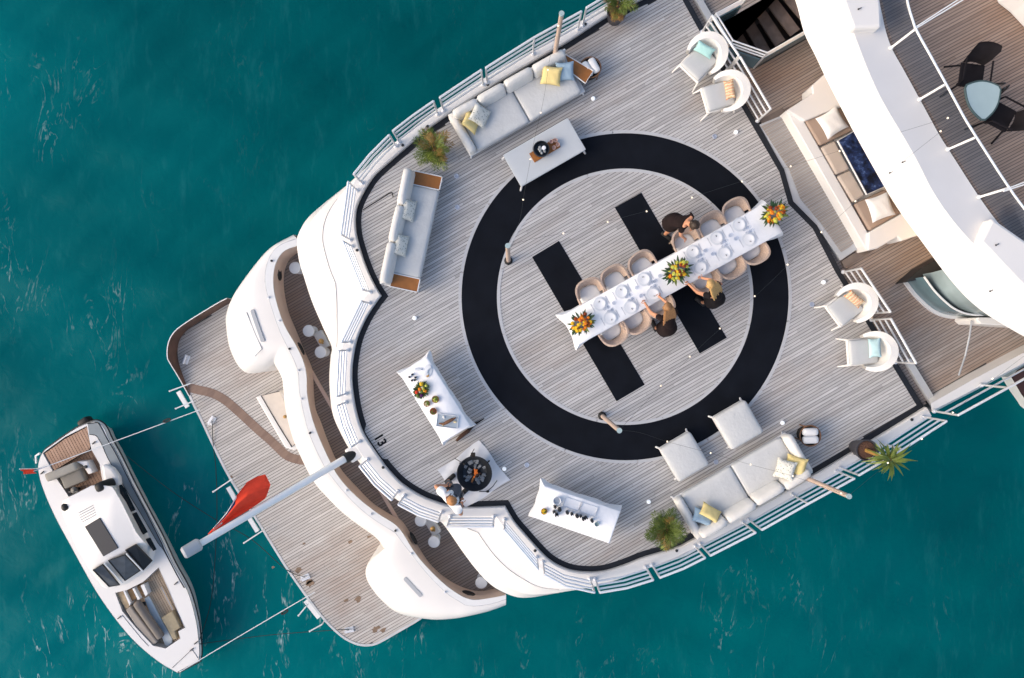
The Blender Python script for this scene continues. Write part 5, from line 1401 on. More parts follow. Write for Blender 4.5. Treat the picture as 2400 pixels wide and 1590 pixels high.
mb = MB(); mb.box((-.03, .43, .40), (.10, .10, .05)); mb.build('handle_block', M['char'], t, bevel=.01)
rs = random.Random(4)
for k in range(34):
    a = rs.uniform(0, 2 * PI); q = .27 * math.sqrt(rs.random())
    mb = MB(); mb.box((0, 0, 0), (rs.uniform(.06, .12), rs.uniform(.04, .08), .05)); o = mb.build('coal', M['ash' if q > .13 or k % 4 == 0 else 'char'], t, bevel=.008); o.location = (q * math.cos(a), q * math.sin(a), .22 + rs.uniform(0, .04)); o.rotation_euler = (rs.uniform(-.4, .4), rs.uniform(-.4, .4), a)
for k, (x, y, L, a) in enumerate(((.02, -.02, .20, 1.2), (.07, -.05, .16, .5), (-.02, -.06, .18, -.5), (.03, .03, .14, 2.2), (-.03, -.15, .16, 1.1))):
    mb = MB(); mb.tube([(-L / 2, 0, 0), (0, .01, .01), (L / 2, 0, 0)], .026, 7, radii=[.018, .03, .014]); o = mb.build('burning_log', M[('ember', 'soil', 'char', 'ember', 'brownwood')[k]], t, True); o.location = (x, y, .28); o.rotation_euler = (0, .1, a)
t = thing('fire_tongs', 'long black fire tongs lying across the pit edge on the upper left', 'tongs', P(1093, 1078, .06), 0)
mb = MB(); mb.tube([(-.26, .03, .02), (-.02, -.03, .40), (.10, .12, .40), (.20, .30, .30)], .009, 5); mb.build('tong_arms', M['darksteel'], t); mb = MB(); mb.sphere((-.02, -.03, .40), .025, 7, 5); mb.build('pivot', M['blackrubber'], t)
t = thing('poker', 'black fire poker lying on the cloth right of the chef', 'poker', P(1145, 1150, .03), 0)
mb = MB(); mb.tube([(-.22, -.02, .02), (-.04, -.02, .02), (.10, .10, .02), (.20, .24, .02)], .009, 5); mb.build('rod', M['darksteel'], t); mb = MB(); mb.sphere((-.02, -.02, .02), .03, 7, 5, (1.4, 1, .7)); mb.build('hook', M['blackrubber'], t)
# stray branch props by the buffet
t = thing('driftwood', 'dark driftwood pieces on the deck beside the buffet table', 'driftwood', P(1110, 995))
mb = MB(); mb.tube([(-.12, -.12, .04), (.0, .0, .06), (.10, .05, .05), (.25, .14, .03)], .03, 7, radii=[.05, .045, .02, .012]); mb.build('branch', M['char'], t, True)
mb = MB(); mb.tube([(-.40, -.38, .05), (-.28, -.26, .06), (-.12, -.14, .05), (-.05, -.10, .04)], .04, 7, radii=[.03, .05, .045, .02]); mb.build('bark_piece', M['soil'], t, True)

# round white deck pucks
PK = [(1390, 232, 'beside the towel basket of the coffee-table sofa'), (1724, 311, 'between the black ring and the lounge platform'), (972, 746, 'between the port quarter sofa and the buffet table'), (1929, 662, 'near the starboard armchairs'), (1182, 1099, 'at the corner of the fire pit cloth'), (1833, 991, 'above the towel basket of the ottoman sofa'), (1520, 1176, 'left of the ottoman sofa by the bushy palm')]
for x, y, w in PK:
    tag(MB().lathe([(.045, 0), (.05, .02), (.045, .05), (.02, .06), (0, .06)], 16).build('puck_lamp', M['puck'], None, True), 'small round white puck lamp ' + w, 'puck lamp', 'puck lamps on the deck').location = P(x, y, .002)

# ------------------------------------------------------------------ upper deck furniture
t = thing('cafe_table', 'rounded triangular glass table on the upper deck', 'table', P(2304, 229, 2.6))
tri = [P(2262, 201, 3.3), P(2346, 204, 3.3), P(2305, 284, 3.3)]
c_ = Vector((t.location.x, t.location.y, 0))
pts = []
for i in range(3):
    a, b_, d_ = tri[i], tri[(i + 1) % 3], tri[(i + 2) % 3]
    mid = (a + b_) / 2; outw = (mid - d_); outw.z = 0; outw.normalize()
    for k in range(9):
        t_ = .06 + .88 * k / 8; q = a.lerp(b_, t_) + outw * .10 * math.sin(PI * t_)
        pts.append((q.x - c_.x, q.y - c_.y))
mb = MB(); mb.prism(pts, .68, .70); mb.build('tabletop', M['glasspane'], t)
mb = MB(); mb.tube([(x, y, .685) for x, y in pts], .022, 7, closed=True); mb.build('table_rim', mat('dark_green_rim', (.05, .085, .085), .5), t)
for k in range(3):
    a = k * 2.09; mb = MB(); mb.tube([(.28 * math.cos(a), .28 * math.sin(a), 0), (.05 * math.cos(a), .05 * math.sin(a), .68)], .02, 6); mb.build('leg', M['darksteel'], t)
def cafe_chair(label, x, y, yaw):
    p = P(x, y, 3.05)
    t = thing('cafe_chair', label, 'chair', (p.x, p.y, 2.6), yaw, 'black chairs on the upper deck')
    mb = MB(); mb.rbox((0, 0, .44), (.46, .46, .05), .02); mb.build('seat', M['blackcloth'], t, True, True)
    mb = MB(); rg = []
    for (x_, z_, w_) in ((-.22, .44, .20), (-.26, .62, .23), (-.34, .86, .25), (-.40, .92, .22)):
        rg.append([(x_ - .05 * (1 - (k / 4 - 1) ** 2), w_ * (k / 4 - 1), z_) for k in range(9)])
    mb.loft(rg); mb.loft([[(a - .02, b_, c) for a, b_, c in r_] for r_ in rg][::-1]); mb.build('backrest', M['blackcloth'], t, True)
    for s_ in (-1, 1):
        mb = MB(); mb.tube([(.20, s_ * .25, .44), (.18, s_ * .26, .64), (-.24, s_ * .25, .66)], .02, 6); mb.build('arm', M['blackcloth'], t)
        for sx in (-1, 1):
            mb = MB(); mb.tube([(sx * .30, s_ * .30, 0), (sx * .18, s_ * .20, .44)], .02, 6); mb.build('leg', M['blackcloth'], t)
cafe_chair('black chair above the glass table on the upper deck', 2277, 178, R(-98))
cafe_chair('black chair on the right of the glass table, at the picture edge', 2345, 273, R(152))

# ------------------------------------------------------------------ tender moored at the stern
ZG = -4.05
def TC(x, y, c=0):   # readings from the two close looks at the tender
    return (x * .2124, (950 if c == 0 else 1257) + y * .2124)
tender = thing('tender_boat', 'white open motor tender moored stern-up beside the swim platform', 'boat', P(285, 1290, ZW))
tl = tender.location.copy()
def tb_(name, mb, m, par=None, **k):
    for i, v in enumerate(mb.v): mb.v[i] = v - tl
    return mb.build(name, m, par or tender, **k)
PORTG = [(100, 1060), (89, 1090), (93, 1122), (102, 1150), (114, 1180), (136, 1226), (166, 1281), (191, 1327), (229, 1393), (276, 1459), (319, 1508), (372, 1552), (416, 1578)]
STBG = [(465, 1552), (468, 1530), (466, 1500), (459, 1450), (440, 1385), (405, 1320), (378, 1262), (348, 1205), (314, 1141), (280, 1072), (257, 1030), (246, 1006), (236, 994), (222, 988), (206, 992)]
STRN = [(180, 1003), (150, 1022), (122, 1042)]
gun = smooth_line([(x, y, 0) for x, y in PORTG + STBG + STRN], 4, (12, 13), True)
gw = [P(p.x, p.y, ZG) for p in gun]
cen = sum(gw, Vector()) / len(gw)
ar = sum(gw[i].x * gw[(i + 1) % len(gw)].y - gw[(i + 1) % len(gw)].x * gw[i].y for i in range(len(gw)))
sgn = 1 if ar > 0 else -1
ins_a = offset_line(gw, .30 * sgn, True); ins_b = offset_line(gw, .42 * sgn, True); out_a = offset_line(gw, -.03 * sgn, True)
mb = MB(); rr = [[Vector((p.x, p.y, ZW - .35)) for p in ins_b], [Vector((p.x, p.y, ZW + .05)) for p in ins_a], [Vector((p.x, p.y, ZG - .12)) for p in out_a], [Vector((p.x, p.y, ZG - .02)) for p in gw], [Vector((p.x, p.y, ZG)) for p in gw]]
mb.loft(rr if sgn > 0 else [list(reversed(r_)) for r_ in rr], closed=True)
tb_('hull', mb, M['white'], smooth=True, sharp=35)
mb = MB(); mb.tube([p + Vector((0, 0, -.10)) for p in out_a], .022, 6, closed=True); tb_('rubbing_strake', mb, M['blackrubber'], smooth=True)
# deck with two openings: stern cockpit and bow cockpit
cock = [TC(*p) for p in ((470, 530), (720, 350), (960, 230), (990, 400), (1010, 490), (1100, 650), (1135, 860), (1010, 890), (760, 1010), (580, 745))]
bow = [TC(*p, 1) for p in ((1270, 625), (1400, 596), (1580, 505), (1750, 345), (1855, 560), (1950, 790), (2045, 1010), (1968, 1050), (1990, 1130), (1830, 1240), (1690, 1210), (1500, 1010), (1350, 830))]
cw_, bw_ = PL(cock, ZG), PL(bow, ZG)
dk = offset_line(gw, .012 * sgn, True)
mb = MB(); holed_sheet(dk, [cw_, bw_], ZG + .004, mb)
for lp_, zf in ((cw_, ZG - .20), (bw_, ZG - .26)):
    n = len(lp_)
    for i in range(n):
        a, b = lp_[i], lp_[(i + 1) % n]
        mb.add([(a.x, a.y, zf), (b.x, b.y, zf), (b.x, b.y, ZG + .004), (a.x, a.y, ZG + .004)], [(0, 1, 2, 3), (3, 2, 1, 0)])
tb_('deck', mb, M['white'])
def tp(name, pts, z0, z1, m, c=None, **k):
    pts = [TC(*p, c) for p in pts] if c is not None else pts
    mb = MB(); mb.prism(PL(pts, z1), z0, z1); return tb_(name, mb, m, **k)
# soles
mb = MB(); mb.add([(p.x, p.y, ZG - .195) for p in cw_], [tuple(range(len(cw_)))]); tb_('sole_board', mb, M['caulk'])
shr = offset_line(cw_, .03, True)
sd = [Vector((p.x, p.y)) for p in cw_]
boat_a = math.atan2((P(445, 1568, ZG) - P(150, 1022, ZG)).y, (P(445, 1568, ZG) - P(150, 1022, ZG)).x)
mb = planks([[(p.x, p.y) for p in cw_]], ZG - .18, boat_a + PI / 2 * 0, w=.09); o = tb_('cockpit_planking', mb, M['teak4']); o['kind'] = 'stuff'
mb = MB(); mb.add([(p.x, p.y, ZG - .255) for p in bw_], [tuple(range(len(bw_)))]); tb_('bow_sole_board', mb, M['caulk'])
mb = planks([[(p.x, p.y) for p in bw_]], ZG - .24, boat_a, w=.07); o = tb_('bow_planking', mb, teak('bow_cockpit_teak', (.50, .40, .30), (.36, .27, .19), (.40, .28, .18), .5)); o['kind'] = 'stuff'
# swim deck at deck level over the stern
tp('swim_deck_board', [(490, 535), (720, 370), (950, 245), (982, 400), (1000, 475), (590, 725)], ZG - .17, ZG - .03, M['caulk'], 0)
mb = planks([PL([TC(*p_) for p_ in [(490, 535), (720, 370), (950, 245), (982, 400), (1000, 475), (590, 725)]], ZG)], ZG - .012, boat_a, w=.085); o = tb_('swim_deck_planking', mb, teak('honey_teak', (.46, .30, .215), (.36, .225, .155), (.36, .22, .15), .5)); o['kind'] = 'stuff'
tp('stern_sill', [(470, 530), (455, 560), (560, 760), (590, 745)], ZG - .41, ZG + .01, M['white'], 0)
# cockpit bench and side console
mb = MB(); a, b = P(*TC(665, 800), ZG - .1), P(*TC(905, 700), ZG - .1); d = b - a; ang = math.atan2(d.y, d.x); mid = (a + b) / 2
mid2 = P(*TC(835, 790), ZG - .05)
bench = bpy.data.objects.new('cockpit_bench', None); COL.objects.link(bench); bench.parent = tender
def bb(name, c, size, m, rz, r_=.05, **k):
    mb = MB(); mb.rbox((c.x, c.y, c.z), size, r_, .015, rz=rz)
    for i, v in enumerate(mb.v): mb.v[i] = v - tl
    return mb.build(name, m, bench, True, True)
bb('seat', P(*TC(820, 800), ZG - .06), (.66, .42, .22), M['taupe'], ang)
bb('backrest', P(*TC(715, 725), ZG + .02), (.95, .24, .42), mat('pale_taupe_cushion', (.34, .32, .28), .85, var=.05), ang)
tp('galley_counter', [(840, 625), (960, 618), (1025, 745), (975, 765), (915, 665)], ZG - .40, ZG + .10, M['white'], 0, bevel=.02)
mb = MB(); mb.lathe([(.045, 0), (.05, .05), (.03, .06), (0, .06)], 12, P(*TC(950, 680), ZG + .10)); tb_('counter_sink', mb, M['darksteel'])
# grey walkway along the starboard side, black edged
GW1 = [TC(985, 205), TC(1060, 195), TC(1110, 205), TC(1200, 370), TC(1310, 560), TC(1480, 900), TC(1640, 1200), TC(1800, 1520), TC(1830, 150, 1), TC(1950, 390, 1), TC(2050, 570, 1)]
GW0 = [TC(995, 325), TC(1050, 330), TC(1085, 355), TC(1140, 450), TC(1220, 590), TC(1410, 920), TC(1590, 1210), TC(1770, 1520), TC(1812, 150, 1), TC(1940, 390, 1), TC(2046, 572, 1)]
mb = MB(); l0, l1 = smooth_line(PL([(x - (6 if 3 < i < 8 else 2), y) for i, (x, y) in enumerate(GW0)], ZG + .012), 3), smooth_line(PL([(x - 4, y) for x, y in GW1], ZG + .012), 3); mb.loft([l0, l1][::-1]); tb_('side_walk', mb, M['boatgrey'])
mb = MB(); mb.tube(l1, .014, 5); tb_('walk_edge', mb, M['blackrubber'])
mb = MB(); mb.tube(l0, .010, 5); tb_('walk_edge', mb, M['blackrubber'])
# wheelhouse: sides, hardtop, three windscreen panes
ZR = -3.25
tp('side_moulding', [(1118, 655), (1180, 665), (1240, 700), (1305, 800), (1318, 900), (1150, 890)], ZG, ZG + .22, M['white'], 0, bevel=.06)
base = [TC(690, 1055), TC(760, 1012), TC(1010, 886), TC(1150, 872), TC(1300, 880), TC(1345, 930), TC(1440, 1060), TC(1620, 1400), TC(1715, 165, 1), TC(1700, 285, 1), TC(1585, 400, 1), TC(1400, 530, 1), TC(1200, 590, 1), TC(1130, 560, 1), TC(1000, 380, 1), TC(850, 130, 1), TC(690, 1200)]
roof = [TC(705, 1050), TC(765, 1016), TC(1008, 890), TC(1130, 885), TC(1235, 900), TC(1275, 960), TC(1345, 1080), TC(1500, 1400), TC(1585, 60, 1), TC(1500, 80, 1), TC(1380, 150, 1), TC(1270, 210, 1), TC(1130, 290, 1), TC(1020, 352, 1), TC(960, 280, 1), TC(850, 60, 1), TC(730, 1200)]
bw2, rw2 = PL(base, ZG), PL(roof, ZR)
mb = MB(); mb.loft([bw2, [a.lerp(b, .45) for a, b in zip(bw2, rw2)], [a.lerp(b, .9) for a, b in zip(bw2, rw2)], rw2], closed=True, cap1=True)
tb_('wheelhouse', mb, M['white'], smooth=True, sharp=55)
for pts, m_ in (([(1030, 372), (1130, 312), (1318, 538), (1205, 556)], 'greyglass'), ([(1198, 268), (1380, 205), (1545, 380), (1382, 490)], 'greyglass'), ([(1388, 152), (1498, 92), (1678, 272), (1582, 375)], 'tinted')):
    hi = [P(*TC(*p, 1), ZR + .03) for p in (pts[0], pts[1])]; lo = [P(*TC(*p, 1), ZG + .34) for p in (pts[2], pts[3])]
    mb = MB(); mb.add([hi[0], hi[1], lo[0], lo[1]], [(0, 1, 2, 3), (3, 2, 1, 0)]); tb_('windscreen_pane', mb, M[m_])
    mb = MB(); mb.tube([hi[0], hi[1], lo[0], lo[1]], .02, 6, closed=True); tb_('pane_frame', mb, M['blackrubber'])
for q0, q1 in (((1150, 300), (1350, 515)), ((1395, 195), (1575, 385))):
    mb = MB(); mb.tube([P(*TC(*q0, 1), ZR + .05), P(*TC(*q1, 1), ZG + .38)], .022, 6); tb_('windscreen_pillar', mb, M['trim'])
tp('roof_hatch', [(198, 1235), (233, 1214), (277, 1285), (242, 1305)], ZR - .01, ZR + .025, mat('dark_sunroof', (.022, .025, .034), .45), None, bevel=.01)
for k in range(5):
    a, b = P(*TC(865 + 8 * k, 1190 + 26 * k), ZR + .01), P(*TC(1025 + 8 * k, 1105 + 26 * k), ZR + .01)
    mb = MB(); mb.tube([a, b], .012, 5); tb_('roof_louvre', mb, M['greytrim'])
for pts, c in (([(1312, 885), (1350, 930), (1470, 1170), (1405, 1190), (1330, 1000)], 0), ([(1478, 1190), (1604, 1415), (1560, 1440), (1420, 1215)], 0), ([(1600, 35), (1632, 30), (1702, 160), (1690, 165)], 1)):
    tp('side_window', pts, ZG + .28, ZG + .42, M['tinted'], c)
for (x, y, s_) in ((1085, 910, 1.15), (702, 1132, .95)):
    mb = MB(); p = P(*TC(x, y), ZR + .05); mb.rbox((p.x, p.y, ZR - .30), (.25 * s_, .25 * s_, .70), .11, .02, rz=ang); tb_('helm_seat', mb, M['blackrubber'], smooth=True, weld=True)
mb = MB(); p = P(*TC(828, 935), ZG); mb.lathe([(.05, -.4), (.05, -.02), (.10, 0), (.10, .05), (0, .07)], 14, p); mb.tube([p + Vector((-.16, -.05, .02)), p + Vector((.12, -.04, .04))], .03, 6); mb.tube([p + Vector((.16, -.10, .0)), p + Vector((.06, .05, .05))], .03, 6); tb_('helm_pedestal', mb, M['darksteel'], smooth=True)
# bow cockpit fittings
zb = ZG - .24
tp('step_locker', [(1275, 632), (1355, 608), (1435, 770), (1390, 812)], zb, zb + .18, mat('tan_locker_top', (.42, .31, .19), .7, var=.3, scale=8), 1, bevel=.02)
tp('step_locker', [(1378, 604), (1455, 580), (1500, 690), (1440, 735)], zb, zb + .12, mat('amber_locker_top', (.36, .21, .10), .7, var=.3, scale=8), 1, bevel=.02)
tp('step_locker', [(1480, 572), (1545, 545), (1600, 660), (1545, 690)], zb, zb + .08, bpy.data.materials['amber_locker_top'], 1, bevel=.02)
for pts in ([(1360, 608), (1376, 603), (1440, 735), (1430, 770)], [(1460, 580), (1478, 572), (1545, 695), (1520, 705)], [(1550, 545), (1590, 530), (1630, 640), (1605, 665)]):
    tp('locker_divider', pts, zb, zb + .22, M['trim'], 1)
tp('bow_bench_base', [(1380, 815), (1440, 770), (1740, 1170), (1690, 1205), (1500, 1005)], zb, zb + .22, mat('light_taupe_cushion', (.33, .29, .25), .85, var=.06), 1, bevel=.04)
mb = MB(); a, b = P(*TC(1475, 735, 1), zb + .34), P(*TC(1765, 1145, 1), zb + .34); d = b - a; mid = (a + b) / 2; mb.rbox((mid.x, mid.y, zb + .22), (d.length * .98, .22, .20), .08, .02, rz=math.atan2(d.y, d.x)); tb_('bow_bench_cushion', mb, M['greige'], smooth=True, weld=True)
tp('centre_aisle', [(1590, 690), (1640, 660), (1760, 890), (1900, 1130), (1900, 1180), (1830, 1235), (1790, 1130), (1690, 960)], zb, zb + .06, mat('pale_grey_moulding', (.50, .56, .60), .4), 1, bevel=.02)
mb = MB(); mb.rbox((0, 0, 0), (.10, .14, .06), .02); p = P(*TC(1588, 750, 1), zb + .12); mb.v = [v + p for v in mb.v]; tb_('aisle_latch', mb, M['blackrubber'], smooth=True, weld=True)
tp('sun_pad', [(1775, 905), (1900, 825), (1995, 1010), (1930, 1050), (1960, 1130), (1910, 1150)], zb, zb + .16, mat('straw_sun_pad', (.36, .30, .20), .9, var=.15, scale=12), 1, bevel=.03)
for q in ([(1760, 360), (1850, 560), (2038, 1005)], [(1780, 560), (1900, 800), (2000, 1010)]):
    mb = MB(); mb.tube([P(*TC(*p, 1), ZG - .2) for p in q], .012, 5); tb_('grab_rail', mb, M['steel'], smooth=True)
# bow deck seams, cleats, little fittings
for q in ([(2118, 1250), (1900, 1455)], [(2118, 1250), (2185, 1345)], [(1960, 1500), (2195, 1375)], [(1350, 870), (1420, 960), (1560, 1130), (1640, 1215)]):
    mb = MB(); mb.tube([P(*TC(*p, 1), ZG + .008) for p in q], .007, 4); tb_('deck_seam', mb, M['darksteel'])
for x, y, c in ((2118, 1250, 1), (2165, 1175, 1), (1320, 895, 1), (1945, 518, 1), (1040, 415, 0), (470, 745, 0), (1330, 1500, 0)):
    mb = MB(); p = P(*TC(x, y, c), ZG + .01); mb.box((p.x, p.y, p.z + .02), (.12, .03, .03), rz=.7); mb.tube([p, p + Vector((0, 0, .04))], .015, 5); tb_('cleat', mb, M['darksteel'])
# black rounded block and pale tube at the transom
mb = MB(); p = P(*TC(900, 190), ZG - .25); mb.rbox((p.x, p.y, ZG - .45), (.34, .22, .35), .08, rz=.6); tb_('outdrive_leg', mb, M['blackrubber'], smooth=True, weld=True)
mb = MB(); mb.tube([P(*TC(400, 640), ZG - .1), P(*TC(395, 560), ZG - .05), P(*TC(440, 530), ZG)], .03, 6); tb_('stern_tube', mb, M['trim'])
# small red ensign at the tender's stern on its staff
s0, s1 = P(*TC(430, 700), ZG), P(*TC(215, 705), ZG + 1.0)
mb = MB(); mb.tube([s0, s1], .014, 6); tb_('ensign_staff', mb, M['trim'])
def ensign(name, label, o_, du, dv, nu, nv, wave, m_red, parent=None, fold=0):
    """flag: u along the hoist side, v along the fly; canton with white and red bars"""
    t = thing(name, label, 'flag', o_)
    def surf(u0, u1, v0, v1, nn, off=0.0):
        vs = []; fs = []
        for i in range(nn + 1):
            for j in range(nn + 1):
                u, v = u0 + (u1 - u0) * i / nn, v0 + (v1 - v0) * j / nn
                vs.append(du * u + dv * v + wave(u, v) + Vector((0, 0, off)))
        fs = [(i * (nn + 1) + j, (i + 1) * (nn + 1) + j, (i + 1) * (nn + 1) + j + 1, i * (nn + 1) + j + 1) for i in range(nn) for j in range(nn)]
        return vs, fs
    mb = MB(); mb.add(*surf(0, 1, 0, 1, 30)); mb.build('field', m_red, t, True)
    mb = MB(); mb.add(*surf(0, .5, 0, .5, 14, .006)); mb.build('canton', M['navy'], t, True)
    mb = MB(); mb.add(*surf(.20, .30, 0, .5, 12, .010)); mb.add(*surf(0, .5, .20, .30, 12, .010)); mb.build('white_cross', M['pillow'], t, True)
    mb = MB(); mb.add(*surf(.225, .275, 0, .5, 12, .014)); mb.add(*surf(0, .5, .225, .275, 12, .014)); mb.build('red_cross', m_red, t, True)
    return t
hoist = (s0 - s1) * .62
ensign('boat_ensign', 'small red ensign on the tender stern staff', s1 + (s0 - s1) * .05, hoist, Vector((.02, -.16, -.12)), 1, 1, lambda u, v: Vector((0, 0, .03 * math.sin(8 * v + 3 * u))), M['red'])
# the big ensign, gathered along the yacht's staff
t = thing('yacht_ensign', 'large red ensign hanging from the raked flagstaff over the stern', 'flag', fb.lerp(ft, .8))
o0 = t.location.copy()
OUT_ = smooth_line([(487, 1252, 1.55), (508, 1229, 1.50), (530, 1203, 1.42), (556, 1160, 1.28), (579, 1130, 1.15), (603, 1117, 1.02), (622, 1112, .95), (634, 1136, .90)], 2, tuple(range(8)))
INN_ = smooth_line([(489, 1254, 1.62), (510, 1240, 1.55), (531, 1227, 1.46), (556, 1212, 1.32), (580, 1198, 1.20), (604, 1182, 1.08), (623, 1168, .98), (633, 1140, .92)], 2, tuple(range(8)))
nu_ = len(OUT_)
def fl(u, v, off=0.0):
    f = u * (nu_ - 1); i = min(int(f), nu_ - 2); w = f - i
    a = OUT_[i].lerp(OUT_[i + 1], w); b = INN_[i].lerp(INN_[i + 1], w)
    q_ = b.lerp(a, v)
    z = q_.z + .10 * math.sin(PI * v) + .045 * math.sin(11 * v + 5 * u) * math.sin(PI * min(1, u * 1.3)) + .05 * (abs(((4 * v + 1.6 * u) % 1) - .5) - .25) * min(1, 3 * u) + off
    return P(q_.x, q_.y, z) - o0
def patch_(name, u0, u1, v0, v1, m_, off, nn=24):
    mb = MB(); vs = [fl(u0 + (u1 - u0) * i / nn, (v0(i / nn) if callable(v0) else v0) + ((v1(i / nn) if callable(v1) else v1) - (v0(i / nn) if callable(v0) else v0)) * j / nn, off) for i in range(nn + 1) for j in range(nn + 1)]
    fs = [(i * (nn + 1) + j, (i + 1) * (nn + 1) + j, (i + 1) * (nn + 1) + j + 1, i * (nn + 1) + j + 1) for i in range(nn) for j in range(nn)]
    mb.add(vs, fs); return mb.build(name, m_, t, True)
patch_('field', 0, 1, 0, 1, M['red'], 0, 40)
patch_('canton', .10, .40, .70, 1.0, M['navy'], .008)
patch_('white_cross', .08, .42, .90, 1.0, M['pillow'], .014)
patch_('white_cross', .06, .22, .28, .52, M['pillow'], .012)
patch_('red_cross', .06, .20, .36, .44, M['red'], .017)

# dark-decked launch peeping in under the starboard rail
t = thing('wooden_launch', 'corner of a dark brown launch beside the starboard hull at the picture edge', 'boat', P(2420, 900, ZW))
lq = [P(x, y, ZW + .6) - t.location for x, y in ((2370, 884), (2384, 868), (2440, 838), (2520, 860), (2560, 960), (2480, 1010), (2420, 962), (2392, 922))]
lw = [Vector((p.x * .85, p.y * .85, -.2)) for p in lq]
mb = MB(); mb.loft([lw, [Vector((p.x, p.y, .55)) for p in lq], [Vector((p.x, p.y, .6)) for p in lq]], closed=True); mb.build('hull', M['trim'], t)
mb = MB(); mb.prism([(p.x * .96, p.y * .96) for p in lq], .50, .59); mb.build('deck', mat('dark_mahogany', (.06, .025, .018), .4, var=.2), t)

# ------------------------------------------------------------------ mooring lines
def line(name, label, pts, r_, m_, sag=0.0, grp='mooring lines to the tender'):
    w = [P(*p) for p in pts]
    if len(w) == 2:
        w = [w[0].lerp(w[1], k / 12) - Vector((0, 0, sag * math.sin(PI * k / 12))) for k in range(13)]
    else: w = smooth_line(w, 5)
    mb = MB(); mb.tube(w, r_, 6); return tag(mb.build(name, m_, None, True), label, 'rope', grp)
l1_ = line('mooring_rope', 'taut white rope from the swim platform across the tender stern', [(468, 961, ZS + .1), (62, 1111, -3.7)], .012, M['rope'], .05)
l2_ = line('mooring_rope', 'taut white rope from the platform corner to the tender bow', [(738, 1388, ZS + .1), (420, 1576, -3.9), (385, 1595, -4.0)][:2], .012, M['rope'], .06)
line('mooring_rope', 'dark slack rope from the tender side to the lower platform cleat', [(716, 1353, ZS + .08), (670, 1335, ZS + .0), (590, 1265, -4.7), (500, 1215, -4.75), (400, 1150, -4.6), (297, 1069, -4.1)], .011, M['darkrope'])
line('mooring_rope', 'dark rope from the upper platform cleat down to the tender bow', [(497, 986, ZS + .08), (500, 1048, ZS), (506, 1100, -4.6), (508, 1230, -4.75), (496, 1400, -4.7), (468, 1500, -4.05)], .011, M['darkrope'])
line('mooring_rope', 'dark rope from the platform end cleat to the tender bow', [(819, 1476, ZS + .08), (770, 1478, ZS - .05), (640, 1488, -4.7), (540, 1500, -4.7), (466, 1510, -4.05)], .010, M['darkrope'])
for (x, y, z, a, lab) in ((391, 986, -4.1, .33, 'black rope swivel on the upper white mooring rope'), (667, 1435, -4.2, .55, 'black rope swivel on the lower white mooring rope')):
    mb = MB(); mb.tube([(.11 * math.cos(2 * PI * k / 14), .035 * math.sin(2 * PI * k / 14), 0) for k in range(14)], .022, 6, closed=True)
    o = tag(mb.build('rope_swivel', M['blackrubber'], None, True), lab, 'swivel', 'rope swivels'); o.location = P(x, y, z); o.rotation_euler = (0, 0, a)

# ------------------------------------------------------------------ people
def skin_obj(name, chains, m_, parent, sub=2):
    """chains: lists of (point, radius); equal points of different chains are joined; grown with a Skin modifier"""
    vs, rad, es, roots = [], [], [], []
    key = {}
    def vid(p, r_):
        k = (round(p[0], 4), round(p[1], 4), round(p[2], 4))
        if k not in key:
            key[k] = len(vs); vs.append(tuple(p)); rad.append(r_)
        return key[k]
    for chn in chains:
        ids = [vid(p, r_) for p, r_ in chn]
        for a, b in zip(ids, ids[1:]):
            if a != b: es.append((a, b))
    me = bpy.data.meshes.new(name); me.from_pydata(vs, es, [])
    o = bpy.data.objects.new(name, me); COL.objects.link(o); o.parent = parent
    md = o.modifiers.new('skin', 'SKIN'); md.use_smooth_shade = True; md.branch_smoothing = .3
    if not me.skin_vertices: me.attributes  # layer comes with the modifier data below
    bm = bmesh.new(); bm.from_mesh(me)
    lay = bm.verts.layers.skin.verify()
    bm.verts.ensure_lookup_table()
    seen = set()
    adj = {}
    for a, b in es: adj.setdefault(a, []).append(b); adj.setdefault(b, []).append(a)
    for i, v in enumerate(bm.verts):
        r_ = rad[i]
        v[lay].radius = (r_, r_) if not isinstance(r_, tuple) else r_
        if i not in seen:
            v[lay].use_root = True
            st_ = [i]
            while st_:
                q = st_.pop()
                if q in seen: continue
                seen.add(q); st_ += adj.get(q, [])
        else: v[lay].use_root = False
    bm.to_mesh(me); bm.free()
    ss = o.modifiers.new('subsurf', 'SUBSURF'); ss.levels = sub; ss.render_levels = sub
    me.materials.append(m_)
    return o

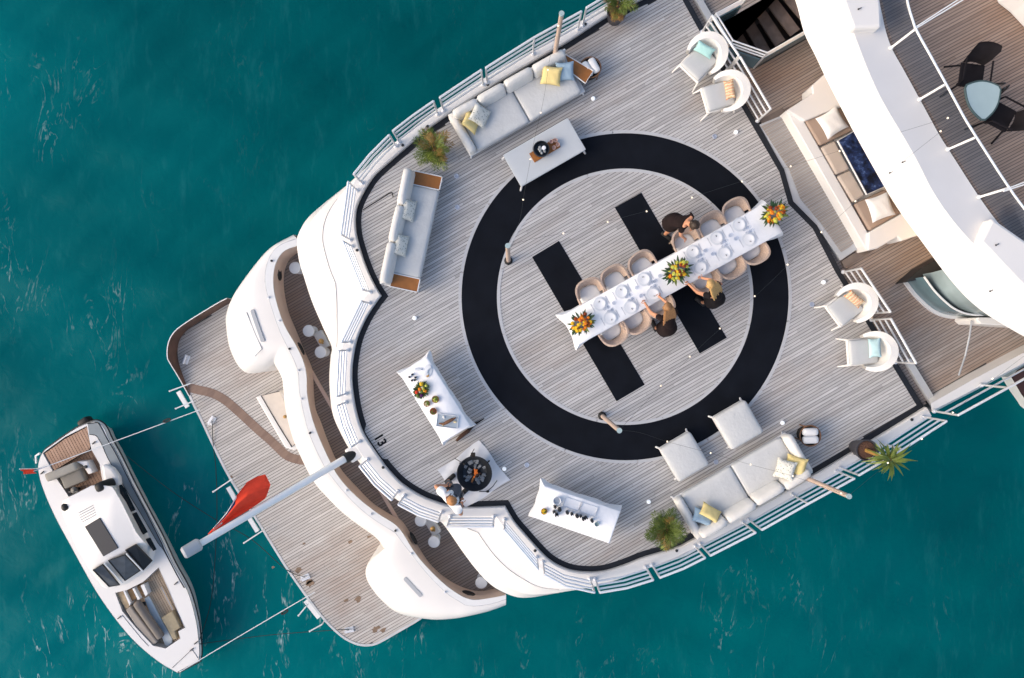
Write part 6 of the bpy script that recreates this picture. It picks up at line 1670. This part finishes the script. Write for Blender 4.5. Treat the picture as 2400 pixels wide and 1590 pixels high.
def person(label, base, yaw, lean, handL, handR, hair, top, feet, headtilt=.3, chef=False, hairlen=.0, sc=1.0, elbL=None, elbR=None):
    t = thing('person', label, 'person', (base[0], base[1], 0), yaw, 'crew members on the deck')
    t.scale = (sc, sc, sc)
    V = Vector
    lx = lambda z: lean * max(0, (z - .92)) / .75
    pel = V((-.06 * (lean > .2), 0, .93)); sp = V((lx(1.12), 0, 1.12)); chs = V((lx(1.32), 0, 1.32 - lean * .12)); nk = V((lx(1.46), 0, 1.45 - lean * .22))
    hd0 = nk + V((.03 + lean * .10, 0, .09)); hd1 = hd0 + V((.035 + headtilt * .06, 0, .085)); hd2 = hd1 + V((.0 + headtilt * .05, 0, .07))
    sh = [chs + V((.0, s_ * .165, .06)) for s_ in (1, -1)]
    hip = [pel + V((0, s_ * .085, -.06)) for s_ in (1, -1)]
    ft_ = [V((feet[0][0], feet[0][1], .07)), V((feet[1][0], feet[1][1], .07))]
    ch_ = [[(pel, .125), (sp, .115), (chs, .135), (nk, .055), (hd0, .07), (hd1, .088), (hd2, .07)]]
    # nose and ears
    nose = hd0 + V((.105 + headtilt * .03, 0, .03)); ch_.append([(hd0, .07), (nose, .014)])
    for s_ in (1, -1): ch_.append([(hd1, .088), (hd1 + V((-.005, s_ * .088, -.03)), .016)])
    legs, arms = [], []
    for i, s_ in enumerate((1, -1)):
        kn = hip[i].lerp(ft_[i], .5) + V((.04, 0, .02)); toe = ft_[i] + V((.15, s_ * .02, -.04))
        lg = [(pel, .125), (hip[i], .095), (kn, .062), (ft_[i] + V((0, 0, .12)), .045), (ft_[i], .04), (toe, .032)]
        legs.append(lg); ch_.append(lg)
        hand = V((handL, handR)[i]); el = V((elbL, elbR)[i]) if (elbL, elbR)[i] else sh[i].lerp(hand, .5) + V((-.03, s_ * .05, -.05))
        wr = hand + (el - hand).normalized() * .09
        am = [(chs, .135), (sh[i], .062), (el, .043), (wr, .028), (hand, .034)]
        arms.append((sh[i], el, wr, hand)); ch_.append(am)
        d = (hand - wr).normalized(); side = d.cross(V((0, 0, 1)))
        side = side.normalized() if side.length > 1e-3 else V((0, 1, 0))
        up_ = side.cross(d)
        for k, ln in enumerate((.055, .068, .072, .064)):
            b0 = hand + d * .02 + side * (.026 - .0175 * k)
            ch_.append([(b0, .0085), (b0 + d * ln * .55 - up_ * .006, .008), (b0 + d * ln - up_ * .026, .0065)])
        th0 = hand - d * .025 + side * (.03 * -s_)
        ch_.append([(th0, .010), (th0 + side * (.03 * -s_) + d * .025, .009), (th0 + side * (.035 * -s_) + d * .055, .0075)])
    skin_obj('body', ch_, M['skin'], t)
    for s_ in (1, -1):
        mb = MB(); mb.sphere(hd0 + V((.088 + headtilt * .03, s_ * .032, .055)), .011, 8, 6); mb.build('eye', M['china'], t, True)
    # clothes
    cl = [[(pel, .155), (sp, .138), (chs, .155), (chs + V((.005, 0, .075)), .09)]]
    for i in range(2):
        a = arms[i]; cl.append([(chs, .155), (a[0], .085), (a[0].lerp(a[1], .45), .068)])
    if not chef:
        skin_obj('dress_top', cl, top, t)
        mb = MB(); rg = []
        for z_, r_ in ((1.17, .085), (1.12, .125), (1.03, .150), (.93, .165), (.75, .185), (.58, .20), (.50, .205)):
            c = V((-.06 * (lean > .2) if z_ < 1 else (lx(z_) if z_ > 1.1 else lx(z_) * .5 - .02), 0, z_))
            rg.append([(c.x + (r_ + .014 * math.sin(7 * a_ * 2 * PI / 24 + z_ * 5) * (1.05 - z_)) * math.cos(2 * PI * a_ / 24), c.y + 1.05 * r_ * math.sin(2 * PI * a_ / 24), z_) for a_ in range(24)])
        mb.loft(rg[::-1], closed=True); mb.build('skirt', top, t, True)
    else:
        skin_obj('tee_shirt', [[(pel + V((0, 0, .03)), .17), (sp, .165), (chs, .185), (chs + V((.005, 0, .08)), .12)]] + [[(chs, .185), (arms[i][0], .115), (arms[i][0].lerp(arms[i][1], .65), .098)] for i in range(2)], M['tee'], t)
        mb = MB(); rg = []
        for z_, w_, x_ in ((1.38, .07, .175), (1.28, .09, .19), (1.08, .15, .185), (.92, .15, .195), (.70, .14, .205), (.52, .13, .21)):
            rg.append([(x_ - .10 * (k / 6 - 1) ** 2 * 1.0, w_ * (k / 6 - 1), z_) for k in range(13)])
        mb.loft(rg[::-1]); mb.loft([[(a_ - .012, b_, c_) for a_, b_, c_ in r_] for r_ in rg]); mb.build('apron', M['apron'], t, True)
        mb = MB(); mb.tube([(.12, .09, 1.40), (.0, .10, 1.50), (-.06, 0, 1.50), (.0, -.10, 1.50), (.12, -.09, 1.40)], .010, 5); mb.build('apron_strap', M['apron'], t)
        skin_obj('trousers', [[(pel, .15), (hip[i], .12), (legs[i][2][0], .09), (legs[i][3][0], .075)] for i in range(2)], M['gunmetal'], t)
    for i in range(2):
        f = ft_[i]; s_ = (1, -1)[i]
        mb = MB(); mb.rbox((f.x + .06, f.y + s_ * .01, .045), (.29, .105, .09), .04); mb.build('shoe', M['blackrubber'], t, True, True)
    # hair
    mb = MB()
    hc = hd1 + V((-.014, 0, .0)); n_, m_ = 16, 9
    vs = []; fs = []
    for i in range(m_ + 1):
        ph = PI * i / m_
        for k in range(n_):
            an = 2 * PI * k / n_
            r_ = .108 * (1 + .04 * math.sin(5 * an + 3 * i))
            x, y, z = math.sin(ph) * math.cos(an), math.sin(ph) * math.sin(an), math.cos(ph)
            lim = -.05 if x > .45 else -.75
            q = V((x * r_ * 1.10, y * r_, max(z, lim if not chef else max(lim, -.35)) * r_ * 1.12))
            if x > .45 and z < .25: q.x -= .05
            vs.append(hc + q)
    for i in range(m_):
        for k in range(n_):
            k2 = (k + 1) % n_; fs.append((i * n_ + k, (i + 1) * n_ + k, (i + 1) * n_ + k2, i * n_ + k2))
    mb.add(vs, fs)
    mb.build('hair', hair, t, True, True, 70)
    if hairlen:
        for k in range(7):
            y0 = (k - 3) * .026
            tip = chs + V((-.165 + .0 * abs(y0), y0 * 1.7, .10 - hairlen * .35 + .03 * (k % 2)))
            mb = MB(); mb.tube([hc + V((-.05, y0, .07)), hc + V((-.115, y0 * 1.2, -.01)), nk + V((-.12, y0 * 1.5, -.01)), tip], .03, 7, radii=[.03, .04, .036, .012]); mb.build('hair_lock', hair, t, True)
    elif not chef:
        mb = MB(); mb.sphere(hc + V((-.09, 0, .05)), .05, 10, 7); mb.build('hair_bun', hair, t, True)
    return t
# poses in each person's own frame: x ahead, y to the left
person('person in dark brown dress with tied-up dark hair, upper side of the dining table', (3.66, 2.60), R(-38), .24, (.36, .10, .78), (.40, -.16, .80), M['hairdark'], M['browncloth'], ((-.02, .16), (.02, -.17)), .7)
person('person in black dress with blond hair, reaching to the dining table', (4.52, .93), R(140), .36, (.66, .14, .80), (.52, -.14, .82), M['hairblond'], M['blackcloth'], ((.0, .11), (.03, -.12)), .6, hairlen=.55)
person('person in a black-brown dress with long light brown hair, both arms stretched over a plate', (3.47, .30), R(112), .40, (.68, .28, .80), (.70, -.06, .80), M['hairbrown'], M['browncloth'], ((.0, .12), (.02, -.12)), .6, hairlen=.9)
person('person in a white shirt and slate apron with hands on hips beside the fire pit', (-1.33, -3.46), R(42), .03, (.10, .22, 1.0), (.10, -.22, 1.0), M['hairginger'], M['tee'], ((-.02, .20), (.02, -.20)), .25, chef=True, elbL=(-.08, .40, 1.13), elbR=(-.08, -.40, 1.13), sc=1.06)

# ------------------------------------------------------------------ string-light poles and strings
def pole(label, x, y, zt, xt, yt, base_r=.10, wood=True):
    b_, tp_ = P(x, y, 0), P(xt, yt, zt)
    t = thing('light_pole', label, 'pole', b_, 0, 'poles carrying the string lights')
    d = tp_ - b_
    mb = MB(); mb.tube([(0, 0, .02), d * .5, d], .05, 12, radii=[.052, .050, .046]); mb.build('shaft', M['polewood'], t, True)
    mb = MB(); mb.tube([d, d + Vector((0, 0, .05))], .054, 12); mb.build('cap', M['glasspane'], t, True)
    mb = MB(); mb.lathe([(base_r, 0), (base_r, .03), (.07, .05), (.066, .12)], 18); mb.build('foot', M['blackrubber'], t, True)
    return b_ + d
q = lambda x, y, z, zt: ((x - 1200) * (HC - zt) / HC + 1200, (y - 795) * (HC - zt) / HC + 795)
tops = {}
for k, lab, xt, yt, zt in (('L', 'pole on the left inner edge of the black ring', 1190, 577, 2.7), ('B', 'pole on the lower inner edge of the black ring', 1451, 1009, 2.7), ('P', 'pale wooden pole behind the coffee-table sofa at the rail', 1316, 34, 2.7), ('S', 'pale wooden pole behind the ottoman sofa, leaning past the starboard rail', 1988, 1163, 2.7)):
    bx, by = q(xt, yt, 0, zt)
    if k == 'P': by -= 9
    if k == 'S': bx += 8; by += 8
    tops[k] = pole(lab, bx, by, zt, xt, yt)
me_bulb = MB().lathe([(0, -.036), (.014, -.028), (.018, -.014), (.011, .0), (.008, .014), (0, .016)], 10).mesh('bulb', True); me_bulb.materials.append(M['bulb'])
def string(label, pts, bulbs=True, step=.8):
    w = smooth_line([P(*p) for p in pts], 6)
    t = thing('string_lights', label, 'string lights', w[0], 0, 'strings of bulbs over the deck')
    mb = MB(); mb.tube([p - w[0] for p in w], .0022, 4); mb.build('cable', M['darksteel'], t)
    acc = 0; last = .3
    for a, b in zip(w, w[1:]):
        acc += (b - a).length
        if acc - last > step:
            last = acc; inst(me_bulb, 'bulb', t, b - w[0] - Vector((0, 0, .025)))
string('string of bulbs from the left ring pole over the coffee table to the port rail', [(1190, 577, 2.75), (1217, 520, 2.4), (1228, 457, 2.25), (1240, 392, 2.2), (1252, 330, 2.25), (1275, 228, 2.4), (1290, 130, 2.6), (1316, 34, 2.75)])
string('string of bulbs from the left ring pole over the H to the roof', [(1190, 577, 2.75), (1250, 560, 2.5), (1338, 543, 2.4), (1467, 508, 2.35), (1565, 481, 2.35), (1689, 441, 2.45), (1855, 389, 2.7), (2032, 334, 3.05), (2249, 268, 3.54)])
string('string of bulbs from the lower ring pole over the ottomans to the starboard rail', [(1451, 1009, 2.75), (1498, 1014, 2.5), (1565, 1036, 2.35), (1667, 1063, 2.3), (1761, 1090, 2.35), (1860, 1117, 2.5), (1988, 1163, 2.75)])
string('string of bulbs from the lower ring pole past the dining table to the roof', [(1451, 1009, 2.75), (1550, 905, 2.45), (1647, 808, 2.4), (1700, 760, 2.35), (1806, 661, 2.4), (1887, 582, 2.5), (1972, 503, 2.7), (2090, 400, 3.05), (2252, 272, 3.54)])
string('string of bulbs along the starboard rail over the water', [(1988, 1163, 2.75), (2070, 1096, 2.4), (2150, 1040, 2.3), (2226, 977, 2.3), (2286, 922, 2.4), (2420, 820, 2.8)])

# ------------------------------------------------------------------ palms in pots
def frond_mesh(L, arch, nl, ll, lw, seed):
    """feather frond along +x: arching rib with paired leaflets"""
    rs = random.Random(seed)
    mb = MB(); rib = []
    for i in range(9):
        t_ = i / 8; rib.append(Vector((L * t_ * (1 - .12 * t_ * arch), 0, L * arch * (1.15 * t_ - 1.35 * t_ * t_))))
    mb.tube(rib, .008, 4, radii=[.009 - .0008 * i for i in range(9)])
    for i in range(nl):
        t_ = .18 + .80 * i / nl; f = t_ * 8; a = min(7, int(f)); p = rib[a].lerp(rib[a + 1], f - a)
        for s_ in (1, -1):
            ln = ll * math.sin(PI * (.15 + .78 * t_)) * rs.uniform(.8, 1.15) + .02
            an = R(38 + 30 * (1 - t_)) + rs.uniform(-.2, .2); dr = rs.uniform(-.35, .10)
            d = Vector((math.cos(an), s_ * math.sin(an), dr)); sd_ = Vector((-math.sin(an), s_ * math.cos(an), 0)) * lw
            m_ = p + d * ln * .45; e = p + d * ln + Vector((0, 0, -.18 * ln))
            mb.add([p, m_ + sd_, e, m_ - sd_], [(0, 1, 2, 3)])
    return mb.mesh('frond', False)
FR = []
for k, (m_, arch) in enumerate((('leafA', .45), ('leafA', .25), ('leafB', .5), ('leafA', .65), ('leafD', .35))):
    me = frond_mesh(.52, arch, 15, .17, .009, k); me.materials.append(M[m_]); FR.append(me)
def palm(label, x, y, pr, ph, n, top, seed, spread=1.0):
    rs = random.Random(seed)
    t = thing('potted_palm', label, 'plant', P(x, y, 0), 0, 'palms in pots along the rail')
    mb = MB(); mb.lathe([(pr * .75, 0), (pr, ph * .9), (pr * 1.05, ph), (pr * .93, ph), (pr * .9, ph - .05), (0, ph - .05)], 22); mb.build('pot', M['pot'], t, True)
    mb = MB(); mb.lathe([(0, ph - .02), (pr * .88, ph - .035), (pr * .9, ph - .06)], 18); mb.build('soil', M['soil'], t, True)
    for k in range(4):
        a = k * 1.7; mb = MB(); mb.tube([(.05 * math.cos(a), .05 * math.sin(a), ph - .05), (.09 * math.cos(a), .09 * math.sin(a), top)], .014, 6); mb.build('stem', M['leafD'], t, True)
    for k in range(n):
        a = k * 2.399 + rs.uniform(-.2, .2); e = rs.uniform(.05, 1.15); s_ = rs.uniform(.7, 1.1) * spread
        inst(rs.choice(FR), 'frond', t, (.05 * math.cos(a), .05 * math.sin(a), top + rs.uniform(-.14, .10)), (rs.uniform(-.3, .3), -e, a), (s_, s_, s_))
palm('bushy feathery palm between the two port sofas', 1025, 372, .20, .35, 46, .75, 1, .92)
palm('bushy feathery palm beside the ottoman sofa and the drinks table', 1547, 1224, .20, .35, 50, .62, 2, .92)
palm('reddish potted palm cut by the top edge of the picture', 1440, 45, .22, .40, 34, .70, 3, .8)
# broad-bladed palm standing past the rail corner
t = thing('blade_palm', 'broad-leaved palm in a tall dark pot at the starboard rail', 'plant', P(2003, 1047, 0), 0, 'palms in pots along the rail')
mb = MB(); mb.lathe([(.14, 0), (.24, .55), (.25, .60), (.22, .60), (.21, .55), (0, .55)], 22); mb.build('pot', M['pot'], t, True)
mb = MB(); mb.lathe([(0, .575), (.2, .57), (.21, .55)], 18); mb.build('soil', M['soil'], t, True)
mb = MB(); mb.tube([(0, 0, .55), (.10, -.06, 1.0), (.14, -.09, 1.35)], .04, 8, radii=[.05, .04, .035]); mb.build('trunk', M['leafD'], t, True)
BM = []
for k, m_ in enumerate(('leafB', 'leafA', 'leafB')):
    me = leafblade(.62, .115, .35 + .2 * k, 6).mesh('blade_leaf', True); me.materials.append(M[m_]); BM.append(me)
rs = random.Random(9)
for k in range(52):
    a = k * 2.399; e = rs.uniform(-.15, 1.2); s_ = rs.uniform(.42, .72)
    inst(rs.choice(BM), 'blade_leaf', t, (.14 + .02 * math.cos(a), -.09 + .02 * math.sin(a), 1.28 + rs.uniform(-.1, .12)), (rs.uniform(-.5, .5), -e, a), (s_, s_ * rs.uniform(.6, 1.1), s_))

# loose black cable on the deck behind the port quarter sofa
tag(MB().tube(smooth_line([P(851, 492, .01), P(870, 480, .012), P(893, 466, .01), P(917, 452, .012), P(921, 462, .05)], 5), .012, 6).build('power_cable', M['blackrubber'], None, True), 'black cable running from the deck edge behind the port quarter sofa', 'cable')
